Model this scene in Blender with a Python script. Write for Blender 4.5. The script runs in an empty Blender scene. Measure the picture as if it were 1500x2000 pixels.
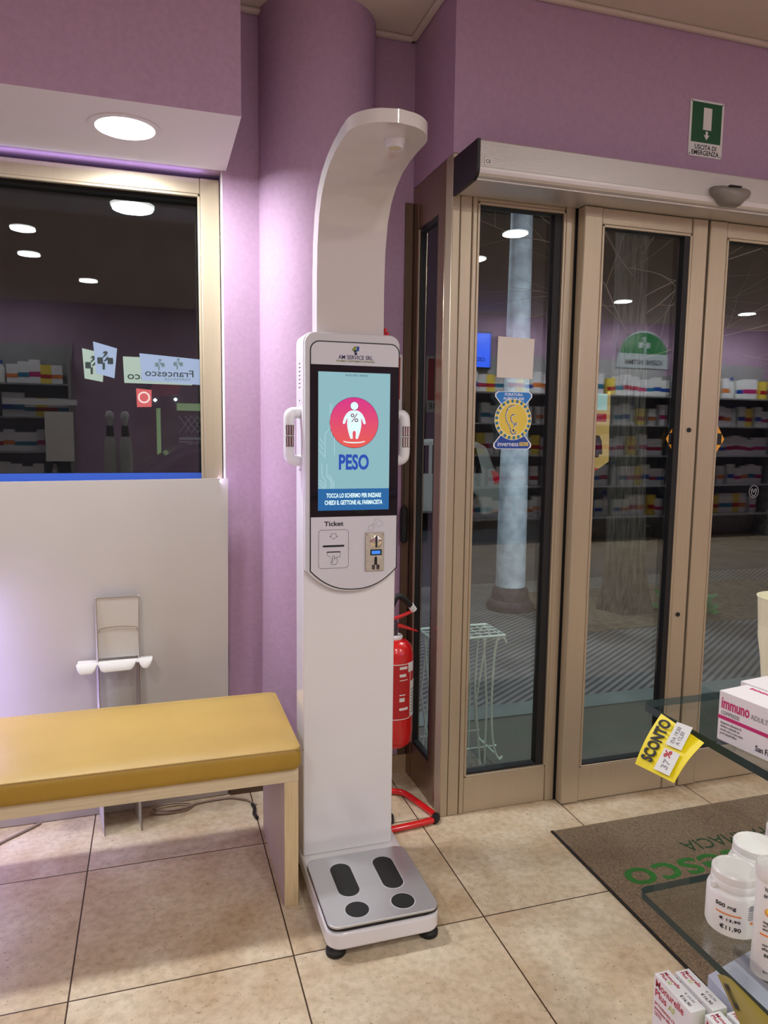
import bpy, bmesh, math, random
from mathutils import Vector, Matrix
random.seed(7)
S = bpy.context.scene
COL = S.collection
PI = math.pi
def lin(c): return c/12.92 if c <= .04045 else ((c+.055)/1.055)**2.4
def rgb(r, g, b): return (lin(r/255), lin(g/255), lin(b/255), 1)

# ---------------------------------------------------------------- camera, world, lights, exposure
cam = bpy.data.cameras.new('camera'); cam_o = bpy.data.objects.new('camera', cam); COL.objects.link(cam_o)
cam.sensor_fit = 'VERTICAL'; cam.sensor_height = 36.0; cam.lens = 1427.33/2000*36.0; cam.clip_start = .02; cam.clip_end = 200
yaw, pit, rol = .30545, .110864, .011924
fwd = Vector((math.sin(yaw)*math.cos(pit), math.cos(yaw)*math.cos(pit), -math.sin(pit)))
rt = Vector((math.cos(yaw), -math.sin(yaw), 0)); up = rt.cross(fwd)
rt2 = rt*math.cos(rol)+up*math.sin(rol); up2 = -rt*math.sin(rol)+up*math.cos(rol)
cam_o.matrix_world = Matrix(((rt2.x, up2.x, -fwd.x, 0), (rt2.y, up2.y, -fwd.y, 0), (rt2.z, up2.z, -fwd.z, 1.5), (0, 0, 0, 1)))
S.camera = cam_o
S.view_settings.view_transform = 'Standard'; S.view_settings.look = 'None'
S.view_settings.exposure = 0.30; S.view_settings.gamma = 1.0; S.view_settings.use_curve_mapping = False
wd = bpy.data.worlds.new('night_sky'); S.world = wd; wd.use_nodes = True
wd.node_tree.nodes['Background'].inputs[0].default_value = (.012, .015, .03, 1)
wd.node_tree.nodes['Background'].inputs[1].default_value = .6

def area(name, loc, size, power, color=(1, 1, 1), rot=(0, 0, 0), sy=None, shape='DISK', spread=None):
    l = bpy.data.lights.new(name, 'AREA'); l.shape = shape; l.size = size
    if sy: l.size_y = sy
    l.energy = power; l.color = color
    if spread: l.spread = spread
    o = bpy.data.objects.new(name, l); COL.objects.link(o); o.location = loc; o.rotation_euler = rot
    return o
WARM = (1.0, .98, .945); COOL = (.93, .96, 1.0)
SOFFIT = (-.065, 2.63)
area('soffit_lamp_light', (SOFFIT[0], SOFFIT[1], 2.452), .17, 18, COOL)
area('soffit_lamp_light', (-1.15, 2.60, 2.452), .17, 20, COOL)  # unseen second bulkhead lamp, added to brighten the column
CEIL = [(-.94, -.38), (-1.03, -1.3), (2.73, -.25), (2.79, -1.13), (.95, -.05), (.9, -1.6), (-.62, -2.4), (5.2, -1.2), (5.3, -2.6), (2.8, -2.8), (1.0, -3.1), (7.2, -1.4), (7.3, -2.8)]
for q_, (x_, y_) in enumerate(CEIL):
    area('ceiling_lamp_light', (x_, y_, 3.035), .18, 13 if y_ > -2 else 7, WARM)
# violet led strips that run round the shop window
area('led_strip_light', (-.655, 2.80, .52), .012, 2.6, (.50, .42, 1.0), (PI/2, 0, -PI*.70), .80, 'RECTANGLE')
area('led_strip_light', (-.8, 2.958, 2.438), 2.0, .45, (.55, .5, 1.0), (math.radians(165), 0, 0), .01, 'RECTANGLE')
area('led_strip_light', (.240, 2.945, 1.30), .008, .7, (.72, .55, 1.0), (0, -PI/2, 0), 2.1, 'RECTANGLE')
# outdoors: shop fascia lamp over the door and a street lamp head
area('fascia_light', (2.6, 3.0, 2.95), 2.4, 45, (.80, .93, 1.0), (math.radians(22), 0, 0), .12, 'RECTANGLE')
area('street_lamp_light', (2.0, 8.0, 5.6), .5, 120, (.8, .9, 1.0), (0, 0, 0))

# ---------------------------------------------------------------- materials
def mat(name, col, rough=.5, metal=0.0, emit=None, es=1.0, noise=None, bump=None, spec=None, coat=0.0, stretch=None):
    m = bpy.data.materials.new(name); m.use_nodes = True; nt = m.node_tree; b = nt.nodes['Principled BSDF']
    b.inputs['Base Color'].default_value = col; b.inputs['Roughness'].default_value = rough; b.inputs['Metallic'].default_value = metal
    if spec is not None: b.inputs['Specular IOR Level'].default_value = spec
    if coat: b.inputs['Coat Weight'].default_value = coat; b.inputs['Coat Roughness'].default_value = .05
    if emit: b.inputs['Emission Color'].default_value = emit; b.inputs['Emission Strength'].default_value = es
    if noise or bump:
        tc = nt.nodes.new('ShaderNodeTexCoord'); mp = nt.nodes.new('ShaderNodeMapping'); nt.links.new(tc.outputs['Object'], mp.inputs[0])
        if stretch: mp.inputs['Scale'].default_value = stretch
        if noise:      # (scale, amount)
            n = nt.nodes.new('ShaderNodeTexNoise'); n.inputs['Scale'].default_value = noise[0]; n.inputs['Detail'].default_value = 6
            nt.links.new(mp.outputs[0], n.inputs[0])
            r = nt.nodes.new('ShaderNodeValToRGB'); r.color_ramp.elements[0].position = .3; r.color_ramp.elements[1].position = .7
            a = noise[1]
            r.color_ramp.elements[0].color = tuple(c*(1-a) for c in col[:3])+(1,)
            r.color_ramp.elements[1].color = tuple(min(1, c*(1+a)) for c in col[:3])+(1,)
            nt.links.new(n.outputs[0], r.inputs[0]); nt.links.new(r.outputs[0], b.inputs['Base Color'])
        if bump:
            n = nt.nodes.new('ShaderNodeTexNoise'); n.inputs['Scale'].default_value = bump[0]; n.inputs['Detail'].default_value = 4
            nt.links.new(mp.outputs[0], n.inputs[0])
            bp = nt.nodes.new('ShaderNodeBump'); bp.inputs['Strength'].default_value = bump[1]; bp.inputs['Distance'].default_value = .004
            nt.links.new(n.outputs[0], bp.inputs['Height']); nt.links.new(bp.outputs[0], b.inputs['Normal'])
    return m
M = {}
M['purple'] = mat('purple_paint', rgb(175, 145, 171), .75, noise=(60, .05), bump=(90, .18))
M['white_paint'] = mat('white_paint', rgb(226, 222, 224), .7, bump=(70, .1))
M['ceiling'] = mat('ceiling_paint', rgb(205, 192, 180), .85, bump=(60, .1))
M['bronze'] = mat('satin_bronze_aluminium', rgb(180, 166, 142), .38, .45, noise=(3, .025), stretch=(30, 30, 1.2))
M['bronze_shaded'] = mat('shaded_bronze_aluminium', rgb(150, 128, 108), .22, .8)  # same bronze on the side panel, its shade painted in darker
M['alu'] = mat('brushed_aluminium', rgb(205, 201, 196), .42, .6)
M['black'] = mat('black_plastic', rgb(20, 20, 24), .4)
M['rubber'] = mat('black_rubber', rgb(14, 14, 15), .6)
M['white_gloss'] = mat('white_lacquer', rgb(226, 226, 230), .18, coat=.4)
M['neck_dimmed'] = mat('white_lacquer_dimmed', rgb(206, 201, 198), .12, coat=.6)  # white lacquer greyed for the neck, dark ceiling reflection painted in
M['faceplate'] = mat('satin_white_print', rgb(206, 206, 214), .4)
M['bezel'] = mat('grey_white_bezel', rgb(200, 200, 204), .35)
M['steel'] = mat('brushed_steel', rgb(205, 208, 212), .38, .8, noise=(8, .04), stretch=(1, 60, 1))
M['chrome'] = mat('chrome', rgb(225, 220, 205), .12, 1.0)
M['zinc'] = mat('cast_zinc', rgb(190, 185, 172), .35, .8, noise=(400, .25), bump=(500, .5))
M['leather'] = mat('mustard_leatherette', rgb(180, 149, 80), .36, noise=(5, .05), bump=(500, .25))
M['leather_shaded'] = mat('mustard_leatherette_shaded', rgb(166, 132, 42), .4, noise=(6, .08), bump=(500, .25))  # cushion sides: darker copy of the leather with shade painted in
M['stitch'] = mat('olive_thread', rgb(110, 92, 20), .8)
M['wood'] = mat('pale_oak_laminate', rgb(205, 190, 158), .5, noise=(6, .09), stretch=(1.5, 30, 30))
M['wood_v'] = mat('pale_oak_laminate_upright', rgb(205, 185, 145), .5, noise=(6, .1), stretch=(30, 30, 1.5))
M['wood_in'] = mat('grey_oak_laminate', rgb(190, 174, 158), .5, noise=(6, .1), stretch=(30, 30, 1.5))
M['card'] = mat('unprinted_cardboard', rgb(196, 193, 188), .8, noise=(4, .02))
M['card_edge'] = mat('cardboard_edge', rgb(120, 95, 65), .9)
M['mat'] = mat('brown_coir', rgb(122, 104, 82), .95, noise=(180, .45), bump=(300, 1.0))
M['mat_edge'] = mat('black_mat_edging', rgb(30, 26, 22), .8)
M['green_ink'] = mat('green_pile', rgb(40, 105, 35), .9, noise=(150, .3))
M['green_dark'] = mat('dark_green_pile', rgb(28, 62, 30), .9, noise=(150, .3))
M['white_plastic'] = mat('white_plastic', rgb(232, 232, 230), .3)
M['white_carton'] = mat('white_carton', rgb(228, 226, 230), .55)
M['lilac'] = mat('lilac_white_sheet', rgb(182, 182, 204), .6)
M['red'] = mat('red_enamel', rgb(200, 20, 22), .25, coat=.5)
M['red_print'] = mat('red_print', rgb(180, 28, 30), .5)
M['signgreen'] = mat('sign_green', rgb(12, 84, 48), .5)
M['signwhite'] = mat('sign_white', rgb(222, 224, 220), .5)
M['ink'] = mat('black_ink', rgb(22, 20, 24), .6)
M['navy'] = mat('navy_ink', rgb(40, 30, 80), .6)
M['olive'] = mat('olive_ink', rgb(130, 140, 50), .6)
M['magenta'] = mat('magenta_ink', rgb(190, 40, 110), .5)
M['crimson'] = mat('crimson_ink', rgb(170, 28, 60), .5)
M['greyink'] = mat('grey_ink', rgb(150, 150, 155), .6)
M['orange'] = mat('orange_ink', rgb(225, 130, 60), .5)
M['lime'] = mat('lime_ink', rgb(170, 185, 60), .5)
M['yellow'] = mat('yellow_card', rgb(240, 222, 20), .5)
M['yellow_shaded'] = mat('yellow_card_shaded', rgb(128, 110, 30), .5)  # same yellow card darkened, under-shelf shade painted into the colour
M['cream'] = mat('cream_plastic', rgb(228, 226, 196), .4)
M['blue_strip'] = mat('blue_plastic', rgb(50, 90, 190), .5)
M['wire'] = mat('white_wire', rgb(205, 225, 215), .4)
M['pole'] = mat('peeling_grey_paint', rgb(206, 222, 236), .6, noise=(9, .28), bump=(40, .5))
M['iron'] = mat('dark_cast_iron', rgb(75, 62, 68), .6, .2, noise=(20, .3))
M['bark'] = mat('rough_bark', rgb(70, 66, 56), .9, noise=(11, .95), bump=(14, 8), stretch=(5, 5, .4))
M['twig'] = mat('dry_twig', rgb(130, 112, 92), .8)
M['leaf'] = mat('leaf_green', rgb(50, 120, 50), .5)
M['asphalt'] = mat('asphalt', rgb(60, 60, 64), .8, noise=(40, .3))
M['soil'] = mat('dry_soil', rgb(96, 84, 66), .95, noise=(20, .4), bump=(30, 1.5))
M['marble'] = mat('pale_threshold_stone', rgb(104, 114, 110), .5, noise=(5, .15))
M['porch'] = mat('grey_green_porch_tile', rgb(84, 84, 74), .5, noise=(3, .14))
M['facade'] = mat('night_facade', rgb(52, 46, 44), .8, noise=(2, .3))
M['dark_red'] = mat('dark_red_cloth', rgb(130, 38, 44), .8, noise=(4, .3))
M['car_white'] = mat('white_car_paint', rgb(205, 210, 195), .25, coat=.6)
M['car_dark'] = mat('dark_car_paint', rgb(26, 30, 34), .2, coat=.8)
M['car_glass'] = mat('car_window_glass', rgb(14, 18, 20), .08)
M['skirt'] = mat('beige_ceramic_skirting', rgb(176, 152, 120), .5, noise=(10, .12))
M['skirt_dark'] = mat('brown_skirting', rgb(96, 76, 56), .6)
M['shelf_grey'] = mat('grey_metal_shelving', rgb(150, 148, 150), .5)
M['paper'] = mat('blank_paper', rgb(226, 220, 212), .7)
M['st_blue'] = mat('sticker_blue', rgb(30, 130, 215), .35)
M['st_blue2'] = mat('sticker_dark_blue', rgb(30, 75, 165), .35)
M['st_teal'] = mat('sticker_teal', rgb(40, 120, 150), .35)
M['st_yellow'] = mat('sticker_yellow', rgb(236, 208, 80), .35)
M['st_white'] = mat('sticker_white', rgb(245, 248, 250), .4)
M['amber'] = mat('amber_sticker', rgb(235, 165, 40), .5)
M['cable'] = mat('grey_brown_cable', rgb(150, 132, 120), .5)
M['dark_cable'] = mat('black_cable', rgb(24, 22, 22), .5)
M['lens'] = mat('cream_sensor_lens', rgb(214, 204, 172), .25)
M['sensor_grey'] = mat('grey_sensor_plastic', rgb(128, 124, 116), .4)
M['tailred'] = mat('red_lamp_glass', rgb(180, 25, 20), .3, emit=rgb(180, 25, 20), es=.15)
def em(name, r, g, b, s=1.0): return mat(name, rgb(r//4, g//4, b//4), .35, emit=rgb(r, g, b), es=s)
M['lamp'] = em('lit_lamp_diffuser', 255, 252, 240, 9)
M['led'] = em('violet_led', 215, 190, 255, 4)
M['scr_teal'] = em('screen_pale_teal', 134, 178, 186, .82)
M['scr_blue'] = em('screen_deep_blue', 22, 92, 150, .9)
M['scr_peso'] = em('screen_royal_blue', 22, 70, 165, .9)
M['scr_white'] = em('screen_white', 215, 240, 240, .9)
M['scr_date'] = em('screen_dark_text', 40, 70, 90, .6)
M['scr_line'] = em('screen_circuit_line', 185, 218, 224, .85)
M['scr_ring'] = em('screen_plum', 110, 45, 90, .8)
M['scr_tv'] = em('screen_blue', 60, 105, 255, 6)
M['scr_tvtext'] = em('screen_navy_text', 25, 25, 140, 2)
M['lcd'] = em('lcd_blue', 60, 130, 225, .9)
M['glow_green'] = em('green_lit_panel', 120, 150, 100, .45)
M['glow_yellow'] = em('shop_yellow_glow', 215, 180, 110, .4)
M['glow_red'] = em('shop_red_glow', 160, 30, 40, .5)
M['glow_cyan'] = em('pale_sign_light', 150, 180, 178, .8)
M['spark'] = em('small_bright_lamp', 215, 240, 255, 4)
M['sheet_green'] = em('glowing_sheet_greenish', 186, 205, 190, .75)
M['sheet_blue'] = em('glowing_sheet_bluish', 168, 186, 220, .8)
M['sheet_red'] = em('glowing_sheet_red', 225, 95, 95, .8)
M['sheet_pale'] = em('glowing_sheet_pale_pink', 255, 220, 215, .9)
M['sheet_ink'] = em('dark_green_print', 14, 62, 48, .5)
M['sheet_ink2'] = em('soft_green_print', 105, 140, 140, .7)
M['shop_green'] = em('shop_green_sign', 20, 130, 60, 2.0)
M['shop_white'] = em('shop_white_sign', 200, 205, 205, 2.2)
def grad_mat():   # screen disc that runs from magenta above to orange red below
    m = bpy.data.materials.new('screen_magenta_to_red'); m.use_nodes = True; nt = m.node_tree; b = nt.nodes['Principled BSDF']
    g = nt.nodes.new('ShaderNodeNewGeometry'); s = nt.nodes.new('ShaderNodeSeparateXYZ'); r = nt.nodes.new('ShaderNodeMapRange'); c = nt.nodes.new('ShaderNodeValToRGB')
    nt.links.new(g.outputs['Position'], s.inputs[0]); nt.links.new(s.outputs[2], r.inputs[0]); r.inputs[1].default_value = 1.445; r.inputs[2].default_value = 1.6
    nt.links.new(r.outputs[0], c.inputs[0]); c.color_ramp.elements[0].color = rgb(222, 84, 62); c.color_ramp.elements[1].color = rgb(205, 30, 125)
    nt.links.new(c.outputs[0], b.inputs['Emission Color']); b.inputs['Emission Strength'].default_value = .85; b.inputs['Base Color'].default_value = (.05, .01, .02, 1)
    return m
M['scr_disc'] = grad_mat()
def glass(name, tint=(.93, .95, .94), base=.02, k=1.0):
    m = bpy.data.materials.new(name); m.use_nodes = True; nt = m.node_tree; nt.nodes.clear()
    o = nt.nodes.new('ShaderNodeOutputMaterial'); t = nt.nodes.new('ShaderNodeBsdfTransparent'); g = nt.nodes.new('ShaderNodeBsdfGlossy')
    mx = nt.nodes.new('ShaderNodeMixShader'); lw = nt.nodes.new('ShaderNodeLayerWeight'); lw.inputs[0].default_value = .5
    pw = nt.nodes.new('ShaderNodeMath'); pw.operation = 'POWER'; pw.inputs[1].default_value = 5; nt.links.new(lw.outputs['Facing'], pw.inputs[0])
    f = nt.nodes.new('ShaderNodeMath'); f.operation = 'MULTIPLY_ADD'; f.inputs[1].default_value = .96; f.inputs[2].default_value = .04; nt.links.new(pw.outputs[0], f.inputs[0])
    ma = nt.nodes.new('ShaderNodeMath'); ma.operation = 'MULTIPLY_ADD'; ma.inputs[1].default_value = k; ma.inputs[2].default_value = base; ma.use_clamp = True
    t.inputs[0].default_value = (*tint, 1); g.inputs['Roughness'].default_value = 0; g.inputs[0].default_value = (.88, .94, 1, 1)
    nt.links.new(f.outputs[0], ma.inputs[0]); nt.links.new(ma.outputs[0], mx.inputs[0]); nt.links.new(t.outputs[0], mx.inputs[1]); nt.links.new(g.outputs[0], mx.inputs[2])
    nt.links.new(mx.outputs[0], o.inputs[0]); return m
M['glass'] = glass('window_glass')
M['glass_shelf'] = glass('shelf_glass', (.93, .96, .94), .02, 1.0)
M['glass_edge'] = mat('green_glass_edge', rgb(8, 44, 44), .4)
M['clear'] = glass('clear_plastic', (.95, .95, .96), .02, 1.0)
def tile_mat():
    m = bpy.data.materials.new('beige_stone_tile'); m.use_nodes = True; nt = m.node_tree; N = nt.nodes; L = nt.links; b = N['Principled BSDF']
    g = N.new('ShaderNodeNewGeometry'); s = N.new('ShaderNodeSeparateXYZ'); L.new(g.outputs['Position'], s.inputs[0])
    def mth(op, a, bb=None, c=None):
        n = N.new('ShaderNodeMath'); n.operation = op
        for i, v in enumerate((a, bb, c)):
            if v is None: continue
            if isinstance(v, (int, float)): n.inputs[i].default_value = v
            else: L.new(v, n.inputs[i])
        return n.outputs[0]
    T = .5976
    u = mth('DIVIDE', mth('ADD', s.outputs[0], .246+T*20), T); v = mth('DIVIDE', mth('ADD', s.outputs[1], -2.524+T*40), T)
    fu = mth('FRACT', u); fv = mth('FRACT', v); iu = mth('FLOOR', u); iv = mth('FLOOR', v)
    du = mth('MINIMUM', fu, mth('SUBTRACT', 1.0, fu)); dv = mth('MINIMUM', fv, mth('SUBTRACT', 1.0, fv)); d = mth('MINIMUM', du, dv)
    line = mth('LESS_THAN', d, .0036)
    cx = N.new('ShaderNodeCombineXYZ'); L.new(iu, cx.inputs[0]); L.new(iv, cx.inputs[1])
    wn = N.new('ShaderNodeTexWhiteNoise'); L.new(cx.outputs[0], wn.inputs[0])
    off = N.new('ShaderNodeVectorMath'); off.operation = 'MULTIPLY_ADD'; L.new(wn.outputs['Color'], off.inputs[0]); off.inputs[1].default_value = (9, 9, 9); L.new(g.outputs['Position'], off.inputs[2])
    n1 = N.new('ShaderNodeTexNoise'); n1.inputs['Scale'].default_value = 4; n1.inputs['Detail'].default_value = 8; n1.inputs['Roughness'].default_value = .62; L.new(off.outputs[0], n1.inputs[0])
    n2 = N.new('ShaderNodeTexNoise'); n2.inputs['Scale'].default_value = 45; n2.inputs['Detail'].default_value = 6; L.new(off.outputs[0], n2.inputs[0])
    n3 = N.new('ShaderNodeTexNoise'); n3.inputs['Scale'].default_value = 130; n3.inputs['Detail'].default_value = 2; L.new(off.outputs[0], n3.inputs[0])
    r1 = N.new('ShaderNodeValToRGB'); r1.color_ramp.elements[0].position = .33; r1.color_ramp.elements[1].position = .68
    r1.color_ramp.elements[0].color = rgb(186, 162, 130); r1.color_ramp.elements[1].color = rgb(218, 204, 180); L.new(n1.outputs[0], r1.inputs[0])
    r2 = N.new('ShaderNodeValToRGB'); r2.color_ramp.elements[0].position = .3; r2.color_ramp.elements[1].position = .6
    r2.color_ramp.elements[0].color = (.72, .7, .66, 1); r2.color_ramp.elements[1].color = (1, 1, 1, 1); L.new(n2.outputs[0], r2.inputs[0])
    mx = N.new('ShaderNodeMix'); mx.data_type = 'RGBA'; mx.blend_type = 'MULTIPLY'; mx.inputs[0].default_value = .75; L.new(r1.outputs[0], mx.inputs[6]); L.new(r2.outputs[0], mx.inputs[7])
    sp = mth('GREATER_THAN', n3.outputs[0], .70)
    mx3 = N.new('ShaderNodeMix'); mx3.data_type = 'RGBA'; L.new(sp, mx3.inputs[0]); L.new(mx.outputs[2], mx3.inputs[6]); mx3.inputs[7].default_value = rgb(140, 118, 90)
    mx2 = N.new('ShaderNodeMix'); mx2.data_type = 'RGBA'; L.new(line, mx2.inputs[0]); L.new(mx3.outputs[2], mx2.inputs[6]); mx2.inputs[7].default_value = rgb(62, 44, 28)
    L.new(mx2.outputs[2], b.inputs['Base Color']); b.inputs['Roughness'].default_value = .42; b.inputs['Specular IOR Level'].default_value = .35
    bp = N.new('ShaderNodeBump'); bp.inputs['Strength'].default_value = .12; L.new(n2.outputs[0], bp.inputs['Height']); L.new(bp.outputs[0], b.inputs['Normal'])
    return m
M['tile'] = tile_mat()
def ridged_mat():
    m = bpy.data.materials.new('ridged_pavement_tile'); m.use_nodes = True; nt = m.node_tree; N = nt.nodes; L = nt.links; b = N['Principled BSDF']
    g = N.new('ShaderNodeNewGeometry'); w = N.new('ShaderNodeTexWave'); w.bands_direction = 'X'; w.inputs['Scale'].default_value = 7.2; w.inputs['Distortion'].default_value = .25
    mp = N.new('ShaderNodeMapping'); mp.inputs['Rotation'].default_value = (0, 0, math.radians(-125)); L.new(g.outputs['Position'], mp.inputs[0]); L.new(mp.outputs[0], w.inputs[0])
    n = N.new('ShaderNodeTexNoise'); n.inputs['Scale'].default_value = 2.2; n.inputs['Detail'].default_value = 5; L.new(g.outputs['Position'], n.inputs[0])
    r = N.new('ShaderNodeValToRGB'); r.color_ramp.elements[0].color = rgb(74, 74, 74); r.color_ramp.elements[1].color = rgb(128, 127, 124); r.color_ramp.elements[0].position = .25; r.color_ramp.elements[1].position = .6
    L.new(w.outputs[1], r.inputs[0])
    r2 = N.new('ShaderNodeValToRGB'); r2.color_ramp.elements[0].color = (.5, .5, .5, 1); r2.color_ramp.elements[1].color = (1, 1, 1, 1); r2.color_ramp.elements[0].position = .3; r2.color_ramp.elements[1].position = .7; L.new(n.outputs[0], r2.inputs[0])
    mx = N.new('ShaderNodeMix'); mx.data_type = 'RGBA'; mx.blend_type = 'MULTIPLY'; mx.inputs[0].default_value = 1; L.new(r.outputs[0], mx.inputs[6]); L.new(r2.outputs[0], mx.inputs[7])
    L.new(mx.outputs[2], b.inputs['Base Color']); b.inputs['Roughness'].default_value = .7
    return m
M['ridged'] = ridged_mat()

# ---------------------------------------------------------------- mesh helpers (all shapes are given in world coordinates)
WLOC = {}
class MB:
    def __init__(s): s.v = []; s.f = []; s.m = []
    def add(s, vs, fs, mi=0):
        o = len(s.v); s.v += [Vector(v) for v in vs]; s.f += [[i+o for i in f] for f in fs]; s.m += [mi]*len(fs); return s
    def box(s, a, b, mi=0):
        x0, y0, z0 = [min(p, q) for p, q in zip(a, b)]; x1, y1, z1 = [max(p, q) for p, q in zip(a, b)]
        return s.add([(x0, y0, z0), (x1, y0, z0), (x1, y1, z0), (x0, y1, z0), (x0, y0, z1), (x1, y0, z1), (x1, y1, z1), (x0, y1, z1)],
                     [(0, 3, 2, 1), (4, 5, 6, 7), (0, 1, 5, 4), (1, 2, 6, 5), (2, 3, 7, 6), (3, 0, 4, 7)], mi)
    def ext(s, poly, O, ux, uy, d, mi=0):          # extrude 2-D outline by vector d
        O = Vector(O); ux = Vector(ux); uy = Vector(uy); d = Vector(d); n = len(poly)
        if ux.cross(uy).dot(d) < 0: poly = poly[::-1]
        a = sum(poly[i][0]*poly[(i+1) % n][1]-poly[(i+1) % n][0]*poly[i][1] for i in range(n))
        if (a < 0) == (ux.cross(uy).dot(d) > 0): poly = poly[::-1]
        B = [O+ux*p[0]+uy*p[1] for p in poly]; T = [p+d for p in B]
        fs = [list(range(n))[::-1], list(range(n, 2*n))]+[(i, (i+1) % n, (i+1) % n+n, i+n) for i in range(n)]
        return s.add(B+T, fs, mi)
    def lathe(s, prof, c, n=32, mi=0, axis=2, cap=True):   # prof: (radius, height)
        c = Vector(c); vs = []; fs = []
        for r, h in prof:
            for k in range(n):
                a = 2*PI*k/n; p = [r*math.cos(a), r*math.sin(a), h]
                if axis == 0: p = [h, p[0], p[1]]
                if axis == 1: p = [p[1], h, p[0]]
                vs.append(c+Vector(p))
        for i in range(len(prof)-1):
            for k in range(n): fs.append((i*n+k, i*n+(k+1) % n, (i+1)*n+(k+1) % n, (i+1)*n+k))
        if cap: fs.append(list(range(n))[::-1]); fs.append([(len(prof)-1)*n+k for k in range(n)])
        return s.add(vs, fs, mi)
    def tube(s, path, r, n=12, mi=0, r2=None, close=False, flat=1.0):
        P = [Vector(p) for p in path]; m = len(P); vs = []; fs = []; t0 = None; nrm = None
        for i in range(m):
            t = (P[(i+1) % m]-P[i-1]) if close else (P[min(i+1, m-1)]-P[max(i-1, 0)])
            t.normalize()
            if nrm is None: nrm = t.orthogonal().normalized() if abs(t.z) > .99 else (Vector((0, 0, 1))-t*t.z).normalized()
            else: nrm = (nrm-t*nrm.dot(t)).normalized()
            bn = t.cross(nrm); rr = r if r2 is None else r+(r2-r)*i/(m-1)
            for k in range(n):
                a = 2*PI*k/n; vs.append(P[i]+nrm*math.cos(a)*rr+bn*math.sin(a)*rr*flat)
        for i in range(m if close else m-1):
            for k in range(n): fs.append((i*n+k, i*n+(k+1) % n, ((i+1) % m)*n+(k+1) % n, ((i+1) % m)*n+k))
        if not close: fs.append(list(range(n))[::-1]); fs.append([(m-1)*n+k for k in range(n)])
        return s.add(vs, fs, mi)
    def build(s, name, mats, parent=None, smooth=True, bevel=0, loc=None, seg=2):
        if not isinstance(mats, (list, tuple)): mats = [mats]
        if loc is None:
            if parent is not None: loc = WLOC[parent.name]
            else:
                xs = [min(v[i] for v in s.v) for i in range(3)]; xb = [max(v[i] for v in s.v) for i in range(3)]
                loc = Vector(((xs[0]+xb[0])/2, (xs[1]+xb[1])/2, xs[2]))
        loc = Vector(loc)
        me = bpy.data.meshes.new(name); me.from_pydata([tuple(v-loc) for v in s.v], [], s.f)
        for k in mats: me.materials.append(M[k] if isinstance(k, str) else k)
        for p, i in zip(me.polygons, s.m): p.material_index = i; p.use_smooth = smooth
        me.validate(); me.update()
        bm = bmesh.new(); bm.from_mesh(me); bmesh.ops.recalc_face_normals(bm, faces=bm.faces); bm.to_mesh(me); bm.free()
        if smooth: me.set_sharp_from_angle(angle=math.radians(38))
        o = bpy.data.objects.new(name, me); COL.objects.link(o); o.location = loc
        if parent is not None: o.parent = parent; o.location = loc-WLOC[parent.name]
        WLOC[o.name] = loc
        if bevel:
            b = o.modifiers.new('bevel', 'BEVEL'); b.width = bevel; b.segments = seg; b.limit_method = 'ANGLE'; b.angle_limit = math.radians(40); b.harden_normals = False
        return o
def thing(name, loc, label=None, cat=None, group=None, kind=None):
    o = bpy.data.objects.new(name, None); COL.objects.link(o); o.location = loc; WLOC[o.name] = Vector(loc); o.empty_display_size = .05
    return tag(o, label, cat, group, kind)
def tag(o, label=None, cat=None, group=None, kind=None):
    if label: o['label'] = label
    if cat: o['category'] = cat
    if group: o['group'] = group
    if kind: o['kind'] = kind
    return o
def st(o): o['kind'] = 'structure'; return o
def lbl(o, l): o['label'] = l; return o
X = Vector((1, 0, 0)); Y = Vector((0, 1, 0)); Z = Vector((0, 0, 1))
def rrect(w, h, r, n=6, cx=0, cy=0):
    out = []
    for qx, qy, a0 in ((w/2-r, h/2-r, 0), (-w/2+r, h/2-r, 90), (-w/2+r, -h/2+r, 180), (w/2-r, -h/2+r, 270)):
        for i in range(n+1):
            a = math.radians(a0+90*i/n); out.append((cx+qx+r*math.cos(a), cy+qy+r*math.sin(a)))
    return out
def circ(r, n=40, cx=0, cy=0, sy=1): return [(cx+r*math.cos(2*PI*i/n), cy+sy*r*math.sin(2*PI*i/n)) for i in range(n)]
def text(body, O, ux, uy, w, h, material, parent, name='lettering', d=.0006, bold=0.0, align='C', mb=False):
    """flat lettering fitted in a w x h box; O = centre (C) or lower left (L); ux reading direction, uy up"""
    c = bpy.data.curves.new('t', 'FONT'); c.body = body; c.resolution_u = 3; c.offset = bold; c.extrude = .02
    t = bpy.data.objects.new('t', c); COL.objects.link(t); bpy.context.view_layer.update()
    me = bpy.data.meshes.new_from_object(t.evaluated_get(bpy.context.evaluated_depsgraph_get()))
    bpy.data.objects.remove(t); bpy.data.curves.remove(c)
    xs = [v.co.x for v in me.vertices]; ys = [v.co.y for v in me.vertices]; x0, x1, y0, y1 = min(xs), max(xs), min(ys), max(ys)
    sx = w/(x1-x0); sy = h/(y1-y0) if h else sx
    ux = Vector(ux).normalized(); uy = Vector(uy).normalized(); n = ux.cross(uy); O = Vector(O)
    if align == 'C': O = O-ux*w/2-uy*(h if h else sy*(y1-y0))/2
    m = MB(); vs = [O+ux*((v.co.x-x0)*sx)+uy*((v.co.y-y0)*sy)+n*(v.co.z/.02*d) for v in me.vertices]
    m.add(vs, [list(p.vertices) for p in me.polygons]); bpy.data.meshes.remove(me)
    if mb: return m
    return m.build(name, material, parent, smooth=False)
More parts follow.
